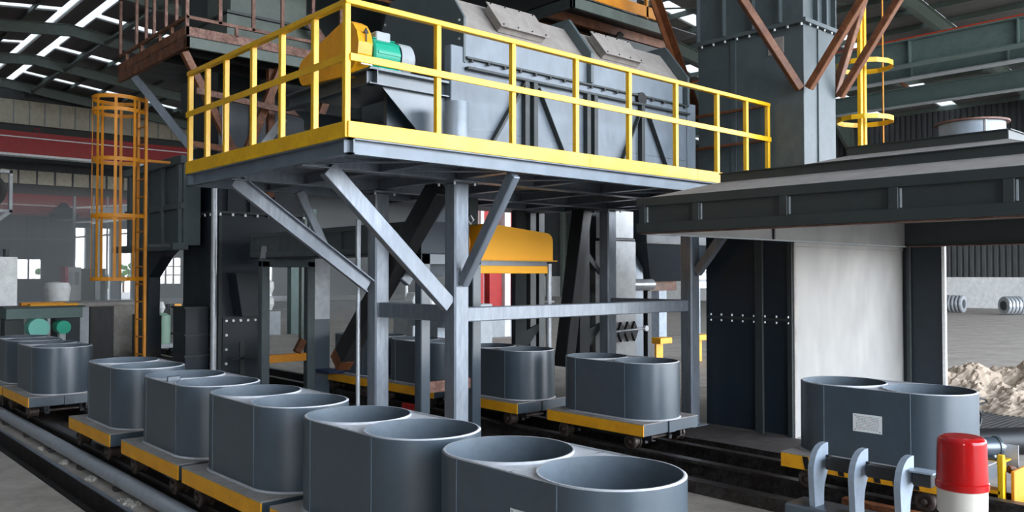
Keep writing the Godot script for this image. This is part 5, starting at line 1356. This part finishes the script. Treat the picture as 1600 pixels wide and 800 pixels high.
	t = thing("barrier_bar", "black and yellow barrier bar below the side bin", "barrier", v(9.5, -0.9, -24))
	for k in 10: part(t, "stripe", mb().bb(v(8.6 + k * 0.2, -0.95, -24), v(8.8 + k * 0.2, -0.82, -23.95)), M.yellow if k % 2 else M.black)
	for x in [8.7, 10.5]: part(t, "post", mb().bb(v(x - 0.03, -H, -24), v(x + 0.03, -0.82, -23.94)), M.paint_dark)
	t = thing("valve_stack", "small black valve stack at the foot of the cage ladder", "valve", v(5.5, -H, -18))
	for k in 4: part(t, "valve_body", mb().cyl(v(5.25 + (k % 2) * 0.22, -2.0 + (k / 2) * 0.25, -18.1), v(5.25 + (k % 2) * 0.22, -2.0 + (k / 2) * 0.25, -17.8), 0.1, 10), M.black)
	part(t, "base", mb().bb(v(5.1, -H, -18.2), v(5.65, -2.08, -17.7)), M.steel_dark)
	# row of red and white racks seen under the platform
	t = thing("red_cabinets", "row of red lockers and white posts seen under the yellow motor cover", "cabinets", v(19.5, -H, -22))
	part(t, "red_strip", mb().bb(v(18.15, -1.0, -22), v(18.32, 0.6, -21.8)), M.red)
	part(t, "white_post", mb().bb(v(18.36, -1.1, -22.1), v(18.5, 3.0, -22)), M.white)
	part(t, "red_door", mb().bb(v(18.75, -1.15, -22.4), v(19.3, 0.5, -22)), M.red)
	part(t, "white_post", mb().bb(v(19.36, -H, -22.1), v(19.62, 3.2, -21.9)), M.white)
	part(t, "crimson_door", mb().bb(v(19.8, -1.15, -22.4), v(20.35, 0.5, -22)), M.crane_red)
	part(t, "white_post", mb().bb(v(20.95, -H, -22.1), v(21.1, 3.2, -21.9)), M.white)
	part(t, "plinth", mb().bb(v(18.1, -H, -22.5), v(21.2, -1.15, -21.9)), M.pale_grey)
	part(t, "upper_red", mb().bb(v(17.0, 1.7, -22.6), v(21.5, 2.6, -22.3)), M.red)
	for x in [17.2, 18.3, 19.4]: part(t, "white_bar", mb().bb(v(x, 0.6, -22.3), v(x + 0.15, 2.7, -22.2)), M.white)
	solo("blue_locker", "dark blue locker right of the red lockers under the motor cover", "locker", mb().bb(v(20.45, -H, -22.5), v(20.95, 0.6, -22.1)), M.blue)
	t = thing("white_funnel", "white funnel on a red cap standing behind the left column", "funnel", v(15.3, -H, -22))
	part(t, "funnel", mb().lathe([Vector2(0.05, -0.5), Vector2(0.06, -0.05), Vector2(0.3, 0.2), Vector2(0.32, 0.28), Vector2(0.18, 0.3), Vector2(0.12, 0.5), Vector2(0, 0.55)], v(15.3, 0, -22), Basis(), 16), M.white)
	part(t, "red_cap", mb().bb(v(15.05, 0.3, -22.3), v(15.4, 0.45, -21.9)), M.red)
	part(t, "stand", mb().cyl(v(15.3, -H, -22), v(15.3, -0.5, -22), 0.06, 8), M.white)
	t = thing("steel_works", "jumble of pale machine covers low behind the left column", "machine", v(15.2, -H, -20))
	part(t, "bed", mb().bb(v(14.0, -H, -20.8), v(17.0, -0.9, -19.8), 0.02), M.pale_grey)
	for k in 4: part(t, "cover", mb().box(v(14.4 + k * 0.6, -0.75, -20.2), Vector3(0.5, 0.35, 0.5), 0.05, Basis(Vector3(0, 0, 1), 0.25 * (k - 1.5))), M.white if k != 3 else M.orange_rail)
	solo("grey_partition", "tall grey-green partition behind the conveyor, under the platform", "partition", mb().bb(v(11.7, 1.0, -26.2), v(14.0, 3.4, -26)).bb(v(11.7, -H, -26.2), v(11.9, 1.0, -26)).bb(v(13.8, -H, -26.2), v(14.0, 1.0, -26)), M.portal)
	solo("flat_flask", "pale round-ended steel flask on the floor behind the far buckets", "flask", mb().prism(stadium(0.5, 1.2, 12), v(13.0, -1.3, -17.2), Basis(Vector3(1, 0, 0), Vector3(0, 0, -1), Vector3(0, 1, 0)), 0.35).bb(v(12.7, -H, -17.5), v(13.3, -1.3, -16.9)), M.sheet)
	# posts, pallets and a printed banner beyond the front right column
	for k in 3:
		solo("pale_post", ["pale post on the floor farther back, left of three beyond the bellows duct", "pale post on the floor farther back, middle of three beyond the bellows duct", "pale post on the floor farther back, right of three beyond the bellows duct"][k], "post", mb().bb(v(20.5 + k * 1.9, -H, -18), v(20.9 + k * 1.9, 0.5, -17.6)), M.sheet, "posts beyond the duct")
	for k in 2:
		solo("yellow_block", ["yellow block on the floor left of the front right column, in the distance", "yellow block on the floor seen between the front right column and the booth"][k], "block", mb().bb(v([15.7, 17.2][k], -1.62, -12.6), v([16.15, 17.75][k], -1.48, -12.3), 0.01).bb(v([15.8, 17.3][k], -H, -12.55), v([16.05, 17.6][k], -1.62, -12.5)), M.yellow)
	t = thing("white_banner", "white printed banner low in the distance left of the front right column", "banner", v(22.5, -0.7, -15.5))
	part(t, "sheet", mb().bb(v(21.4, -0.42, -15.6), v(23.6, 0.25, -15.55)), M.white)
	for y in [0.08, -0.18]: part(t, "print_line", mb().bb(v(21.6, y - 0.04, -15.55), v(23.4, y + 0.03, -15.545)), M.paint)
	for x in [21.5, 23.5]: part(t, "banner_post", mb().bb(v(x - 0.04, -H, -15.65), v(x + 0.04, 0.3, -15.57)), M.steel_dark)
	# far bright openings seen low beneath the platform are backed by the wall; a long low bench breaks the floor
	solo("far_bench", "long low dark bench across the floor far behind the platform", "bench", mb().bb(v(12.0, -1.5, -34.6), v(30.0, -1.2, -34)).bb(v(12.2, -H, -34.5), v(12.6, -1.5, -34.1)).bb(v(29.2, -H, -34.5), v(29.6, -1.5, -34.1)), M.paint_dark)

	t = thing("white_sacks", "stack of bulging white sacks far behind the dark portal frame", "sacks", v(13.0, -H, -26))
	for k in 6:
		part(t, "sack", mb().lathe([Vector2(0, -0.3), Vector2(0.32, -0.27), Vector2(0.4, -0.05), Vector2(0.38, 0.15), Vector2(0.2, 0.28), Vector2(0, 0.3)], v(12.05 + (k % 3) * 0.75, -1.0 + (k / 3) * 0.58, -28.4), Basis(), 14), M.white)
	part(t, "pallet", mb().bb(v(11.6, -H, -28.9), v(14.0, -1.3, -27.9), 0.01), M.pale_grey)
	for k in 2:
		solo("green_post", ["grey-green post left of two behind the dark portal frame", "grey-green post right of two behind the dark portal frame"][k], "post", mb().bb(v(14.4 + k * 0.7, -H, -28.2), v(14.7 + k * 0.7, 2.4, -27.9)), M.girder, "posts behind the portal frame")
	# thin dust haze hanging in the far left bay
	var fv := FogVolume.new()
	fv.name = "dust_haze"
	fv.shape = RenderingServer.FOG_VOLUME_SHAPE_BOX
	fv.size = Vector3(26, 5.6, 44)
	fv.position = Vector3(17, 2.8, -55)
	var fm := FogMaterial.new()
	fm.density = 0.04
	fm.albedo = Color(0.95, 0.96, 0.95)
	fv.material = fm
	add_child(fv)
	tag(fv, "pale dust haze in the far left bay", "haze", "", "stuff")
